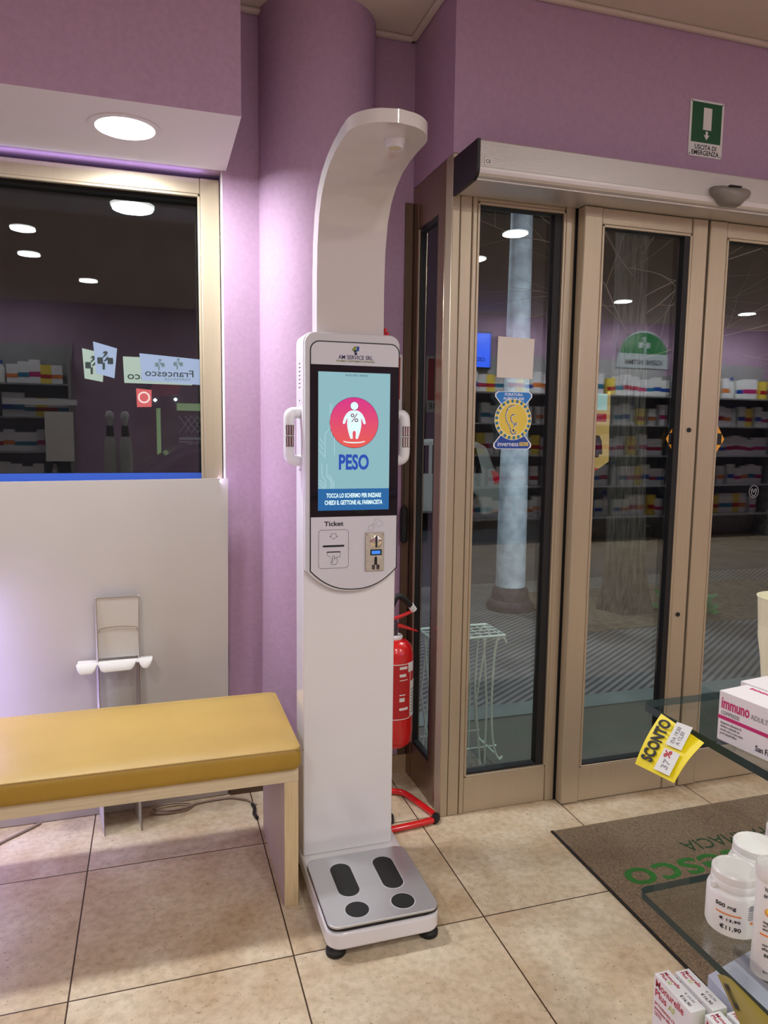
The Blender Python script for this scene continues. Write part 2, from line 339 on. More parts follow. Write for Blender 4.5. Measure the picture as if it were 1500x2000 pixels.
def strokes(lines, O, ux, uy, n, w, d=.0005):
    """line drawing: each polyline becomes thin flat bars"""
    m = MB(); O = Vector(O); ux = Vector(ux); uy = Vector(uy); n = Vector(n)
    for L in lines:
        for a, b in zip(L, L[1:]):
            A = O+ux*a[0]+uy*a[1]; B = O+ux*b[0]+uy*b[1]; t = (B-A)
            if t.length < 1e-6: continue
            t.normalize(); s = t.cross(n).normalized()*w/2; A = A-t*w*.3; B = B+t*w*.3
            m.add([A-s, A+s, B+s, B-s, A-s+n*d, A+s+n*d, B+s+n*d, B-s+n*d], [(0, 1, 2, 3), (4, 7, 6, 5), (0, 4, 5, 1), (1, 5, 6, 2), (2, 6, 7, 3), (3, 7, 4, 0)])
    return m

# ---------------------------------------------------------------- structure
XL, XR, YB = -2.6, 9.0, -4.0
st(MB().box((XL, YB, -.1), (XR, 2.55, 0)).box((XL, 2.55, -.1), (1.12, 2.98, 0)).build('floor', 'tile', smooth=False))
st(MB().box((XL, YB, 3.05), (XR, 3.1, 3.2)).build('ceiling', 'ceiling', smooth=False))
st(MB().box((XL-.1, YB-.1, 0), (XR+.1, YB, 3.05)).build('wall_rear', 'purple', smooth=False))
st(MB().box((XL-.1, YB, 0), (XL, 3.1, 3.05)).build('wall_left', 'purple', smooth=False))
st(MB().box((XR, YB, 0), (XR+.1, 2.8, 3.05)).build('wall_right', 'purple', smooth=False))
wb = MB().box((.27, 2.93, 0), (1.04, 3.10, 3.05)).box((XL, 2.93, 2.465), (.27, 3.10, 3.05)).box((XL, 2.93, 0), (-1.9, 3.10, 2.465)).box((-1.9, 2.97, 0), (.27, 3.10, .12))
st(wb.build('wall_back', 'purple', smooth=False))
bk = MB().box((XL, 2.42, 2.465), (.283, 2.93, 3.05)); bk.m = [1 if i == 0 else 0 for i in range(6)]
st(bk.build('wall_bulkhead', ['purple', 'white_paint'], smooth=False))
st(MB().box((1.033, 2.511, 2.48), (XR, 2.80, 3.05)).box((1.033, 2.80, 2.48), (1.15, 3.10, 3.05)).box((3.55, 2.511, 0), (XR, 2.8, 2.48)).build('wall_door', 'purple', smooth=False))
col = MB().lathe([(.23, 0), (.23, 3.05)], (.635, 2.955, 0), 72)
st(col.build('trim_1', 'purple', smooth=True)); 
cv = MB()
cv.box((.283, 2.9, 3.032), (.415, 2.93, 3.05)).box((.85, 2.9, 3.032), (1.033, 2.93, 3.05)).box((1.005, 2.511, 3.032), (1.033, 2.93, 3.05)).box((1.005, 2.485, 3.032), (XR, 2.511, 3.05))
st(cv.build('trim_2', 'ceiling', smooth=False, bevel=.008))
st(MB().box((.84, 2.915, 0), (1.033, 2.93, .08)).build('baseboard_back', 'skirt', smooth=False))
st(MB().box((.27, 2.915, 0), (.42, 2.93, .035)).build('baseboard_left', 'skirt_dark', smooth=False))

def sash(root, x0, x1, z0, z1, yf, yb, sl, sr, zt, zb, gy, gask=(.012, .012, .012, .012), bev=.004):
    """a glazed leaf seen from -y: stiles, rails, gasket, two panes"""
    MB().box((x0, yf, z0), (x0+sl, yb, z1)).build('stile', 'bronze', root, bevel=bev)
    MB().box((x1-sr, yf, z0), (x1, yb, z1)).build('stile', 'bronze', root, bevel=bev)
    MB().box((x0+sl, yf+.004, z0), (x1-sr, yb, z0+zb)).build('bottom_rail', 'bronze', root, bevel=bev)
    MB().box((x0+sl, yf+.004, z1-zt), (x1-sr, yb, z1)).build('top_rail', 'bronze', root, bevel=bev)
    a0, a1, b0, b1 = x0+sl, x1-sr, z0+zb, z1-zt; gl, gr, gt, gb = gask
    g = MB().box((a0, gy-.014, b0), (a0+gl, gy+.024, b1)).box((a1-gr, gy-.014, b0), (a1, gy+.024, b1)).box((a0+gl, gy-.014, b0), (a1-gr, gy+.024, b0+gb)).box((a0+gl, gy-.014, b1-gt), (a1-gr, gy+.024, b1))
    g.build('gasket', 'rubber', root, smooth=False)
    pane = MB()
    for yy in (gy, gy+.018): pane.add([(a0+gl, yy, b0+gb), (a1-gr, yy, b0+gb), (a1-gr, yy, b1-gt), (a0+gl, yy, b1-gt)], [(0, 1, 2, 3)])
    pane.build('glass_pane', 'glass', root, smooth=False)
    # glazing beads, the inner step of the profile
    bd = MB().box((a0, yf-.0, b0), (a0+.010, yf+.012, b1)).box((a1-.010, yf, b0), (a1, yf+.012, b1)).box((a0, yf, b0), (a1, yf+.012, b0+.008)).box((a0, yf, b1-.010), (a1, yf+.012, b1))
    bd.build('glazing_bead', 'bronze', root, bevel=.002)
w1 = thing('window_1', (-.8, 3.03, .12), kind='structure')
sash(w1, -1.9, .262, .12, 2.448, 2.985, 3.04, .07, .072, .060, .09, 3.058, (.006, .006, .012, .012))
MB().box((.2655, 2.931, .12), (.2695, 3.04, 2.464)).build('reveal_lining', 'white_paint', w1, smooth=False)
d1 = thing('door_1', (1.3, 2.53, 0), kind='structure')   # fixed glazed panel by the corner post
MB().box((1.033, 2.511, 0), (1.0655, 2.575, 2.48)).build('corner_post', 'bronze', d1, bevel=.004)
MB().box((1.067, 2.513, 0), (1.112, 2.575, 2.40)).build('corner_post', 'bronze', d1, bevel=.003)
sash(d1, 1.1135, 1.535, 0, 2.40, 2.511, 2.565, .020, .040, .075, .148, 2.535, (.002, .042, .014, .016))
d2 = thing('door_2', (1.8, 2.48, 0), kind='structure')
sash(d2, 1.540, 2.096, .006, 2.336, 2.457, 2.505, .078, .072, .060, .145, 2.475, (.004, .034, .012, .012))
d3 = thing('door_3', (2.4, 2.48, 0), kind='structure')
sash(d3, 2.106, 2.70, .006, 2.336, 2.457, 2.505, .084, .078, .060, .145, 2.475, (.004, .012, .012, .012))
st(MB().box((2.72, 2.511, 0), (2.80, 2.575, 2.40)).box((2.80, 2.52, 0), (3.55, 2.56, .1)).box((2.80, 2.52, 2.3), (3.55, 2.56, 2.40)).box((3.48, 2.52, .1), (3.55, 2.56, 2.3)).build('door_4', 'bronze', smooth=False, bevel=.003))
for n_, (xx, zz) in enumerate(((2.056, 1.517), (2.053, .759))):
    MB().lathe([(.009, 0), (.009, .004), (.006, .006)], (xx, 2.4515, zz), 20, axis=1).build('lock_cylinder', 'rubber', d2)
w2 = thing('window_2', (1.05, 2.74, 0), kind='structure')   # side light that returns to the wall
MB().box((1.033, 2.577, 0), (1.075, 2.645, 2.478)).build('stile', 'bronze_shaded', w2, bevel=.003)
MB().box((1.033, 2.865, 0), (1.075, 2.928, 2.478)).build('stile', 'bronze_shaded', w2, bevel=.003)
MB().box((1.035, 2.645, 0), (1.075, 2.865, .165)).build('bottom_rail', 'bronze_shaded', w2, bevel=.003)
MB().box((1.035, 2.645, 2.305), (1.075, 2.865, 2.478)).build('top_rail', 'bronze_shaded', w2, bevel=.003)
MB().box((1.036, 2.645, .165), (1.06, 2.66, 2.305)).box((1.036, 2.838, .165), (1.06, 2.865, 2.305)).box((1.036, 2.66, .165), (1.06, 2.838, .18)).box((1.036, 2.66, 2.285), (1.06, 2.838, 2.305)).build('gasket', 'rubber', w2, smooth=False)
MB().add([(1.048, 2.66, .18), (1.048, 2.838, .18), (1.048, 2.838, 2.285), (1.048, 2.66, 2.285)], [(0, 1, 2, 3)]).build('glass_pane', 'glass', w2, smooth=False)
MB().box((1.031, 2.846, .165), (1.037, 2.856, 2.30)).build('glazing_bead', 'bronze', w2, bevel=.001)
st(MB().box((.998, 2.918, .08), (1.031, 2.9295, 2.42)).build('trim_3', 'skirt_dark', smooth=False, bevel=.002))
st(MB().box((1.512, 2.5125, 0), (1.5385, 2.56, 2.40)).box((1.5385, 2.5125, 0), (1.575, 2.53, 2.40)).build('trim_6', 'rubber', smooth=False))
# header behind the operator
st(MB().box((1.036, 2.512, 2.402), (3.55, 2.575, 2.478)).build('trim_4', 'bronze', smooth=False))

# door operator
op = thing('door_operator', (2.0, 2.41, 2.33), 'long brushed aluminium sliding door operator box with black end cap above the glass doors', 'door operator')
prof = [(2.509, 2.458), (2.312, 2.454)]
zz = 2.450
while zz > 2.372: prof += [(2.3095, zz), (2.3095, zz-.0022), (2.3112, zz-.0026), (2.3112, zz-.0036)]; zz -= .0040
prof += [(2.3085, 2.368), (2.3085, 2.360), (2.311, 2.350), (2.318, 2.342), (2.330, 2.337), (2.331, 2.3335), (2.345, 2.3325), (2.352, 2.334), (2.405, 2.334), (2.410, 2.338), (2.509, 2.338)]
MB().ext([(a, b) for a, b in prof], (1.045, 0, 0), Y, Z, (2.45, 0, 0)).build('housing', 'alu', op, smooth=False)
MB().ext([(2.510, 2.460), (2.3075, 2.456), (2.3075, 2.360), (2.311, 2.349), (2.320, 2.340), (2.336, 2.332), (2.412, 2.331), (2.51, 2.331)], (1.0345, 0, 0), Y, Z, (.0105, 0, 0)).build('end_cap', 'black', op, smooth=False)
MB().lathe([(.004, 0), (.004, .003)], (1.06, 2.3325, 2.338), 12, axis=1).build('screw', 'chrome', op)
ce = MB().box((1.062, 2.3075, 2.377), (1.086, 2.3095, 2.397)).build('approval_label', 'signwhite', op, smooth=False)
text('CE', (1.074, 2.3075, 2.387), X, Z, .018, .012, 'ink', ce, d=.0004, bold=.01)
# motion sensor
sn = thing('motion_sensor', (2.05, 2.28, 2.36), 'grey teardrop motion sensor fixed on the door operator box', 'sensor')
vs = []; fs = []; prof = [(0, .155, .0), (.012, .158, .010), (.026, .150, .030), (.036, .125, .055), (.038, .085, .072), (.030, .05, .085)]
pts = []
def sensor_ring(w, zc, yc, h): return [(2.047+w/2*math.cos(a), yc-h*max(0, math.sin(a))**.8*1.0, zc) for a in [2*PI*i/28 for i in range(28)]]
rings = []
for w, zc, h in ((.150, 2.402, .030), (.168, 2.394, .050), (.168, 2.384, .058), (.150, 2.370, .060), (.105, 2.354, .056), (.085, 2.342, .048), (.070, 2.338, .038)):
    rings.append([(2.047+w/2*math.cos(a), 2.309-h*max(0., math.sin(a))**.7 if math.sin(a) > 0 else 2.309, zc) for a in [2*PI*i/36 for i in range(36)]])
m_ = MB(); allv = [p for r in rings for p in r]; fcs = []
for i in range(len(rings)-1):
    for k in range(36): fcs.append((i*36+k, i*36+(k+1) % 36, (i+1)*36+(k+1) % 36, (i+1)*36+k))
fcs.append(list(range(36))[::-1]); fcs.append([(len(rings)-1)*36+k for k in range(36)])
m_.add(allv, fcs); m_.build('housing', 'sensor_grey', sn)
MB().box((2.005, 2.2495, 2.392), (2.055, 2.262, 2.396)).build('slot', 'black', sn, smooth=False)

# emergency exit sign
ex = thing('exit_sign', (2.10, 2.508, 2.587), 'green and white emergency exit sign on the purple wall above the doors', 'sign')
MB().ext(rrect(.160, .210, .008), (2.10, 2.5105, 2.692), X, Z, (0, -.003, 0)).build('plate', 'signwhite', ex, smooth=False)
MB().box((2.030, 2.5065, 2.640), (2.170, 2.5078, 2.789)).build('green_field', 'signgreen', ex, smooth=False)
MB().box((2.083, 2.5055, 2.688), (2.122, 2.5068, 2.770)).build('door_symbol', 'signwhite', ex, smooth=False)
MB().ext([(-.005, .016), (.005, .016), (.005, .002), (.013, .002), (0, -.016), (-.013, .002), (-.005, .002)], (2.102, 2.5068, 2.667), X, Z, (0, -.0012, 0)).build('arrow', 'signwhite', ex, smooth=False)
text('USCITA DI', (2.101, 2.5075, 2.623), X, Z, .102, .018, 'ink', ex, bold=.012)
text('EMERGENZA', (2.101, 2.5075, 2.602), X, Z, .130, .018, 'ink', ex, bold=.012)
for qx in (-.073, .073):
    for qz in (.098, -.098): MB().lathe([(.0025, 0), (.0025, -.001)], (2.10+qx, 2.5075, 2.692+qz), 10, axis=1).build('screw', 'ink', ex)

# lamps
def downlight(x, y, z, lab, r=.093, grp=None):
    t = thing('recessed_downlight', (x, y, z), lab, 'light', grp)
    MB().lathe([(r+.023, 0), (r+.023, -.004), (r+.015, -.006), (r, -.004), (r, 0)], (x, y, z), 48, cap=False).build('trim_ring', 'white_paint', t)
    MB().lathe([(r-.001, -.001), (r-.001, -.003)], (x, y, z), 48).build('diffuser', 'lamp', t)
downlight(SOFFIT[0], SOFFIT[1], 2.465, 'round recessed lamp glowing in the white underside of the bulkhead')
downlight(-1.15, 2.60, 2.465, 'added recessed bulkhead lamp farther left, unseen outside the frame')
LAMPL = ['mirrored uppermost at the left edge of the left window', 'mirrored second from the top at the left of the left window', 'mirrored large at the top of the fixed door panel', 'mirrored small and cut by the stile of the fixed door panel', 'above the camera near the kiosk', 'behind the camera in line with the kiosk', 'mirrored small and lowest in the left window', 'mirrored in the upper half of the left sliding door', 'over the rear shelving below the blue screen', 'behind the camera in line with the doors', 'over the bare stretch of rear wall', 'mirrored near the top of the right sliding door', 'over the rear shelving farthest right']
for (x_, y_), l_ in zip(CEIL, LAMPL): downlight(x_, y_, 3.05, 'recessed ceiling lamp '+l_, grp='shop ceiling lamps')
t = tag(MB().box((-.675, 2.80, .0), (-.663, 2.812, .95)).build('led_strip', 'led', smooth=False), 'upright violet light strip in front of the cardboard panel, left of the frame', 'light strip')

# ---------------------------------------------------------------- kiosk
K = thing('weighing_kiosk', (.612, 2.1, 0), 'tall white weighing kiosk with touch screen, curved neck and steel scale platform', 'weighing machine')
base = MB().ext(rrect(.344, .56, .045, 8), (.612, 2.146, .03), X, Y, (0, 0, .052)).build('base', 'white_gloss', K, bevel=.008, seg=3)
MB().ext(rrect(.30, .34, .03, 8), (.612, 2.045, .082), X, Y, (0, 0, .010)).build('load_cell_cover', 'rubber', K)
plate = MB().ext(rrect(.336, .345, .032, 8), (.612, 2.044, .092), X, Y, (0, 0, .008)).build('scale_platform', 'steel', K, bevel=.0015)
MB().ext(rrect(.338, .347, .033, 8), (.612, 2.044, .0885), X, Y, (0, 0, .004)).build('platform_edge', 'rubber', K)
for sx in (-1, 1):
    cx = .612+sx*.071
    for rr_, mm, nm, hh in ((.0355, 'bezel', 'pad_rim', .0006), (.033, 'rubber', 'foot_pad', .0014)):
        e = rr_; L = .0525
        pl = [(e*math.cos(a), L+e*math.sin(a)) for a in [PI*i/16 for i in range(17)]]+[(-e*math.cos(a), -L-e*math.sin(a)) for a in [PI*i/16 for i in range(17)]]
        MB().ext(pl, (cx, 2.082, .1), X, Y, (0, 0, hh)).build(nm, mm, plate)
        MB().ext(circ(e+.002), (cx, 1.932, .1), X, Y, (0, 0, hh)).build(nm, mm, plate)
for fx, fy in ((.470, 1.903), (.755, 1.903), (.470, 2.36), (.755, 2.36)):
    MB().lathe([(.026, 0), (.029, .003), (.029, .014), (.024, .018), (.018, .032)], (fx, fy, 0), 28).build('levelling_foot', 'rubber', K)
# body
body = [(-.155, 0), (.155, 0)]+[(.125+.03*math.cos(a), 1.690+.03*math.sin(a)) for a in [PI/2*i/8 for i in range(9)]]+[(-.125-.03*math.sin(a), 1.690+.03*math.cos(a)) for a in [PI/2*i/8 for i in range(9)]]
MB().ext(body, (.602, 2.385, .082), X, Z, (0, -.115, 0)).build('column', 'white_gloss', K, bevel=.004)
# bezel plate with bowed bottom edge
def facepoly(w, zt, zb, zs, r, n=10):
    p = []
    for i in range(n+1): a = PI/2*i/n; p.append((w-r+r*math.cos(a), zt-r+r*math.sin(a)))
    for i in range(n+1): a = PI/2*i/n; p.append((-w+r-r*math.sin(a), zt-r+r*math.cos(a)))
    k = 18
    for i in range(k+1):
        u = -1+2*i/k; c = math.cos(u*PI/2*.92)
        p.append((u*w, zs-(zs-zb)*(1-u*u*abs(u)**.35)))
    return p
MB().ext(facepoly(.1535, 1.800, .980, 1.055, .034), (.6035, 2.2705, 0), X, Z, (0, -.018, 0)).build('bezel', 'bezel', K, bevel=.003)
MB().ext(facepoly(.1455, 1.774, .986, 1.052, .030), (.6105, 2.2527, 0), X, Z, (0, -.0012, 0)).build('border_line', 'rubber', K, smooth=False)
MB().ext(facepoly(.1420, 1.7705, .9895, 1.0535, .027), (.6105, 2.2517, 0), X, Z, (0, -.0010, 0)).build('faceplate', 'faceplate', K, smooth=False)
YF = 2.2507
MB().box((.4675, YF, 1.2255), (.7535, YF-.0008, 1.7015)).build('screen_glass', mat('black_glass', rgb(8, 8, 10), .06), K, smooth=False)
scr = MB().box((.491, YF-.0008, 1.246), (.725, YF-.0014, 1.680)).build('screen', 'scr_teal', K, smooth=False)
YS = YF-.0014
MB().box((.491, YS, 1.246), (.725, YS-.0003, 1.315)).build('banner', 'scr_blue', scr, smooth=False)
text('TOCCA LO SCHERMO PER INIZIARE', (.608, YS-.0004, 1.2935), X, Z, .181, .0145, 'scr_white', scr, bold=.03, d=.0002)
text('CHIEDI IL GETTONE AL FARMACISTA', (.6075, YS-.0004, 1.2710), X, Z, .191, .0145, 'scr_white', scr, bold=.03, d=.0002)
text('PESO', (.607, YS, 1.3995), X, Z, .099, .050, 'scr_peso', scr, bold=.035, d=.0003)
text('06-02-2023 18:50:36', (.614, YS, 1.6715), X, Z, .072, .0062, 'scr_date', scr, d=.0002)
MB().ext(circ(.0800, 64), (.607, YS, 1.5235), X, Z, (0, -.0002, 0)).build('disc_rim', 'scr_ring', scr, smooth=False)
dsc = MB().ext(circ(.0785, 64), (.607, YS-.0002, 1.5235), X, Z, (0, -.0003, 0)).build('disc', 'scr_disc', scr, smooth=False)
Yd = YS-.0005
MB().ext(circ(.0140, 30), (.607, Yd, 1.5755), X, Z, (0, -.0001, 0)).build('figure_rim', 'scr_ring', scr, smooth=False)
MB().ext(circ(.0125, 30), (.607, Yd-.0001, 1.5762), X, Z, (0, -.0002, 0)).build('figure_head', 'scr_white', scr, smooth=False)
half = [(0, .041), (.010, .0405), (.018, .037), (.026, .030), (.033, .018), (.037, .006), (.0375, .000), (.034, -.003), (.030, .0), (.026, .010), (.0225, .018), (.0225, .010), (.0235, .0), (.0225, -.012), (.019, -.028), (.014, -.043), (.012, -.048), (.006, -.049), (.0045, -.045), (.0055, -.030), (.003, -.024), (0, -.023)]
fig = half+[(-a, b) for a, b in half[::-1][1:-1]]
MB().ext(fig, (.607, Yd, 1.5215), X, Z, (0, -.0002, 0)).build('figure_body', 'scr_white', scr, smooth=False)
text('%', (.6075, Yd-.0003, 1.539), X, Z, .025, .027, 'scr_ring', scr, bold=.0, d=.0002)
dish = [(.036*math.cos(a), .007*math.sin(a)) for a in [PI+PI*i/20 for i in range(21)]]+[(.032*math.cos(a), .0035*math.sin(a)+.0005) for a in [2*PI-PI*i/20 for i in range(21)]]
MB().ext(dish, (.607, Yd, 1.4660), X, Z, (0, -.0002, 0)).build('scale_symbol', 'scr_white', scr, smooth=False)
dish2 = [(.033*math.cos(a), .006*math.sin(a)) for a in [2*PI*i/30 for i in range(30)]]
MB().ext(dish2, (.607, Yd, 1.4695), X, Z, (0, -.0001, 0)).build('scale_face', 'scr_disc', scr, smooth=False)
CL = [[(.038, -.098), (.038, -.175), (.022, -.192), (.022, -.268)], [(.043, -.098), (.043, -.200)], [(.052, -.20), (.052, -.258)], [(.003, -.222), (.016, -.240)], [(.003, -.242), (.022, -.264)],
      [(.012, -.285), (.012, -.325), (.024, -.338), (.024, -.364)], [(.028, -.288), (.028, -.325), (.041, -.338), (.041, -.364)], [(.034, -.320), (.051, -.345), (.051, -.364)], [(.003, -.335), (.020, -.352), (.020, -.364)], [(.003, -.348), (.014, -.358), (.014, -.364)], [(.004, -.205), (.020, -.226)], [(.03, -.325), (.046, -.348), (.046, -.364)]]
strokes(CL, (.491, YS, 1.680), X, Z, (0, -1, 0), .0011, .0002).build('circuit_lines', 'scr_line', scr, smooth=False)
# brand header: small four petal flower
fl = [((-.007, .004), 'olive'), ((-.001, .010), 'olive'), ((.007, .003), 'st_blue2'), ((.001, -.009), 'navy'), ((-.001, -.001), 'green_dark'), ((.008, .010), 'st_blue2')]
for (a, b), k in fl: MB().ext(circ(.0045, 16), (.610+a, 2.2504, 1.747+b), X, Z, (0, -.0005, 0)).build('logo_dot', k, K, smooth=False)
text('AM SERVICE SRL', (.6105, 2.2504, 1.7265), X, Z, .112, .0125, 'navy', K, bold=.004)
text('PHARMACY INSTRUMENTS ADVANCED', (.6105, 2.2504, 1.7145), X, Z, .124, .0055, 'olive', K, bold=.006)
text('Ticket', (.5425, 2.2504, 1.2035), X, Z, .063, .0150, 'ink', K, bold=.02)
# ticket slot with printed frame
fr = rrect(.098, .124, .010, 5); frl = [(a, b) for a, b in fr]+[fr[0]]
prt = strokes([frl, [(-.008, .050), (.008, .050), (.008, .042), (.014, .042), (0, .032), (-.014, .042), (-.008, .042), (-.008, .050)]], (.542, 2.2506, 1.1215), X, Z, (0, -1, 0), .0009)
hand = [[(-.022, -.008), (-.020, -.020), (-.010, -.026)], [(-.022, -.008), (.022, -.008), (.021, -.026), (.006, -.027)], [(-.003, -.040), (-.003, -.024), (0, -.020), (.003, -.024), (.003, -.034)], [(.003, -.030), (.011, -.030), (.013, -.040), (.008, -.050), (-.006, -.050), (-.009, -.044), (-.003, -.040)], [(-.009, -.032), (-.003, -.030)], [(-.010, -.038), (-.003, -.036)], [(-.010, -.044), (-.003, -.042)]]
hm = strokes(hand, (.542, 2.2506, 1.1215), X, Z, (0, -1, 0), .0009); prt.add(hm.v, hm.f)
prt.build('printed_drawing', 'ink', K, smooth=False)
MB().box((.507, 2.2506, 1.1285), (.577, 2.2498, 1.1345)).build('ticket_slot', 'rubber', K, smooth=False)
MB().box((.5195, 2.2506, 1.1105), (.5645, 2.2500, 1.1135)).build('printed_slot', 'ink', K, smooth=False)
coinh = [[(.006+.009*math.cos(a), -.004+.009*math.sin(a)) for a in [2*PI*i/24 for i in range(25)]], [(.010, .006), (.014, .014), (.022, .026), (.030, .022), (.044, .016), (.046, .006), (.038, .002), (.028, -.002)], [(.010, .006), (.020, .008), (.026, .014)], [(.014, -.002), (.022, .002), (.030, .004)]]
strokes(coinh, (.660, 2.2506, 1.190), X, Z, (0, -1, 0), .0008).build('printed_drawing', 'greyink', K, smooth=False)
# coin acceptor
ca = MB().box((.647, 2.2508, 1.046), (.7095, 2.2440, 1.1725)).build('coin_acceptor', 'zinc', K, bevel=.0015)
MB().lathe([(.0205, 0), (.0205, -.003), (.017, -.005)], (.681, 2.2445, 1.142), 32, axis=1).build('coin_dial', 'chrome', ca)
MB().box((.6785, 2.2398, 1.124), (.6845, 2.2388, 1.160)).build('coin_slit', 'rubber', ca, smooth=False)
MB().box((.663, 2.2442, 1.0975), (.701, 2.2425, 1.1165)).build('display_frame', 'rubber', ca, smooth=False)
MB().box((.667, 2.2426, 1.1015), (.696, 2.2420, 1.1125)).build('display', 'lcd', ca, smooth=False)
MB().ext([(-.0045, 0), (.0045, 0), (.0045, .022), (.003, .026), (0, .0275), (-.003, .026), (-.0045, .022)], (.6815, 2.2441, 1.066), X, Z, (0, -.0012, 0)).build('coin_slit', 'rubber', ca, smooth=False)
MB().box((.669, 2.2442, 1.051), (.678, 2.2425, 1.066)).box((.684, 2.2442, 1.051), (.694, 2.2425, 1.066)).build('return_flap', 'iron', ca, smooth=False)
for qx in (.652, .7045):
    for qz in (1.0525, 1.166): MB().lathe([(.0028, 0), (.0028, -.001)], (qx, 2.2438, qz), 12, axis=1).build('screw', 'chrome', ca)
# neck: ribbon swept along a side profile with a rounded end
inner = [(2.278, 1.78), (2.278, 1.95), (2.270, 2.06), (2.248, 2.14), (2.215, 2.190), (2.172, 2.222), (2.115, 2.246), (2.05, 2.258), (1.98, 2.262), (1.90, 2.262), (1.818, 2.262)]
outer = [(2.345, 1.78), (2.345, 1.97), (2.336, 2.08), (2.312, 2.165), (2.272, 2.222), (2.212, 2.258), (2.14, 2.280), (2.065, 2.291), (1.99, 2.295), (1.90, 2.295), (1.818, 2.295)]
def halfw(y):
    r = .109
    if y >= 1.927: return r
    return math.sqrt(max(0, r*r-(1.927-y)**2))
def densify(p):
    q = []
    for a, b in zip(p, p[1:]):
        n = 8 if b[0] < 1.93 else 3
        for i in range(n): q.append((a[0]+(b[0]-a[0])*i/n, a[1]+(b[1]-a[1])*i/n))
    q.append(p[-1]); return q
I2, O2 = densify(inner), densify(outer); nk = MB(); vv = []
for a, b in zip(I2, O2):
    hw = max(halfw(a[0]), .004); vv += [(.601-hw, a[0], a[1]), (.601+hw, a[0], a[1]), (.601+hw, b[0], b[1]), (.601-hw, b[0], b[1])]
ff = []
for i in range(len(I2)-1):
    for k in range(4): ff.append((i*4+k, i*4+(k+1) % 4, (i+1)*4+(k+1) % 4, (i+1)*4+k))
ff.append((0, 1, 2, 3)); ff.append([(len(I2)-1)*4+k for k in range(4)])
nk.add(vv, ff); nk.build('neck', 'neck_dimmed', K)
se = MB().lathe([(.030, 0), (.029, -.006), (.024, -.012), (.022, -.022), (.0185, -.022), (.0185, -.018)], (.625, 1.925, 2.262), 36).build('height_sensor', 'white_gloss', K)
MB().lathe([(.0183, -.017), (.0183, -.0195)], (.625, 1.925, 2.262), 32).build('sensor_lens', 'lens', se)
MB().lathe([(.006, 0), (.006, -.012)], (.725, 2.31, 1.829), 16, mi=0).build('indicator_lamp', 'red', K)
for k in range(3): MB().lathe([(.0075, 0), (.0075, .018), (.005, .020)], (.722+.010*k-.006, 2.325, 1.800), 14).build('indicator_lamp', 'red', K)
# grab handles with metal electrodes
for s in (-1, 1):
    xb = .602+s*.150; xo = .602+s*.193
    path = [(xb, 2.315, 1.552), (xb+s*.025, 2.312, 1.554), (xo-s*.004, 2.308, 1.550), (xo, 2.305, 1.538), (xo, 2.303, 1.50), (xo, 2.303, 1.45), (xo, 2.305, 1.420), (xo-s*.004, 2.308, 1.408), (xb+s*.025, 2.312, 1.402), (xb, 2.315, 1.402)]
    # rounded by repeated corner cutting
    for _ in range(2):
        q = [path[0]]
        for a, b in zip(path, path[1:]):
            q += [tuple(a[i]*.75+b[i]*.25 for i in range(3)), tuple(a[i]*.25+b[i]*.75 for i in range(3))]
        q.append(path[-1]); path = q
    h = MB().tube(path, .0180, 16, flat=.95).build('grab_handle', 'white_gloss', K)
    for z0, z1 in ((1.484, 1.513), (1.448, 1.478)):
        for dy in (-.0178,):
            MB().box((xo-.012, 2.303+dy-.0004, z0-.001), (xo+.012, 2.303+dy+.006, z1+.001)).build('electrode_bed', 'rubber', h, smooth=False)
            for dx in (-.0105, -.0025, .0055):
                MB().box((xo+dx, 2.303+dy-.0006, z0), (xo+dx+.005, 2.303+dy+.004, z1)).build('electrode', 'chrome', h, smooth=False)
# vents and screws on the left cheek
for k in range(7): MB().box((.4462, 2.315, 1.632+k*.0125), (.4472, 2.335, 1.6345+k*.0125)).build('vent_slot', 'ink', K, smooth=False)
for zz in (1.592, 1.372): MB().lathe([(.003, 0), (.003, -.001)], (.4470, 2.325, zz), 10, axis=0).build('screw', 'ink', K)

# ---------------------------------------------------------------- bench
B = thing('padded_bench', (-.35, 2.38, 0), 'low waiting bench with mustard leatherette cushion on pale oak laminate frame', 'bench')
MB().box((-1.10, 2.145, .413), (.408, 2.62, .458)).build('seat_frame', 'wood', B, bevel=.001)
for x0, x1 in ((.3635, .4075), (-1.10, -1.056)):
    l = MB().box((x0, 2.146, 0), (x1, 2.62, .4125)); l.m = [0, 0, 0, 0, 0, 1]; l.build('leg_panel', ['wood_v', 'wood_in'], B, bevel=.001)
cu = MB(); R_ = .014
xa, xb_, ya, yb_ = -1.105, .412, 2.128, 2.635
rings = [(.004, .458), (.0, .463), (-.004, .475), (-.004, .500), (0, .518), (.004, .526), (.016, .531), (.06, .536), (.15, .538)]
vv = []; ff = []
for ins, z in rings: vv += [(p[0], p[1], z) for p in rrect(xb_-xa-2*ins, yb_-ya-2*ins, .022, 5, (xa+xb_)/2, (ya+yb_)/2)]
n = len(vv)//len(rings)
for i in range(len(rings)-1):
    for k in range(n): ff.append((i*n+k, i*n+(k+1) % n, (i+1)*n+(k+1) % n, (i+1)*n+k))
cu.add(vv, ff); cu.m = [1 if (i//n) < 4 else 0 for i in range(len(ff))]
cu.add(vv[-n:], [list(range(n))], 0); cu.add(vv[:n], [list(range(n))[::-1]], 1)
CU = cu.build('cushion', ['leather', 'leather_shaded'], B)
pp = rrect(xb_-xa-.003, yb_-ya-.003, .022, 5, (xa+xb_)/2, (ya+yb_)/2)
MB().tube([(a, b, .5245) for a, b in pp], .0028, 8, close=True).build('piping', 'leather', CU)
sw = MB()
for k in range(150): x = xa+.03+k*.01; sw.box((x, ya+.0005, .5185), (x+.006, ya+.003, .5197))
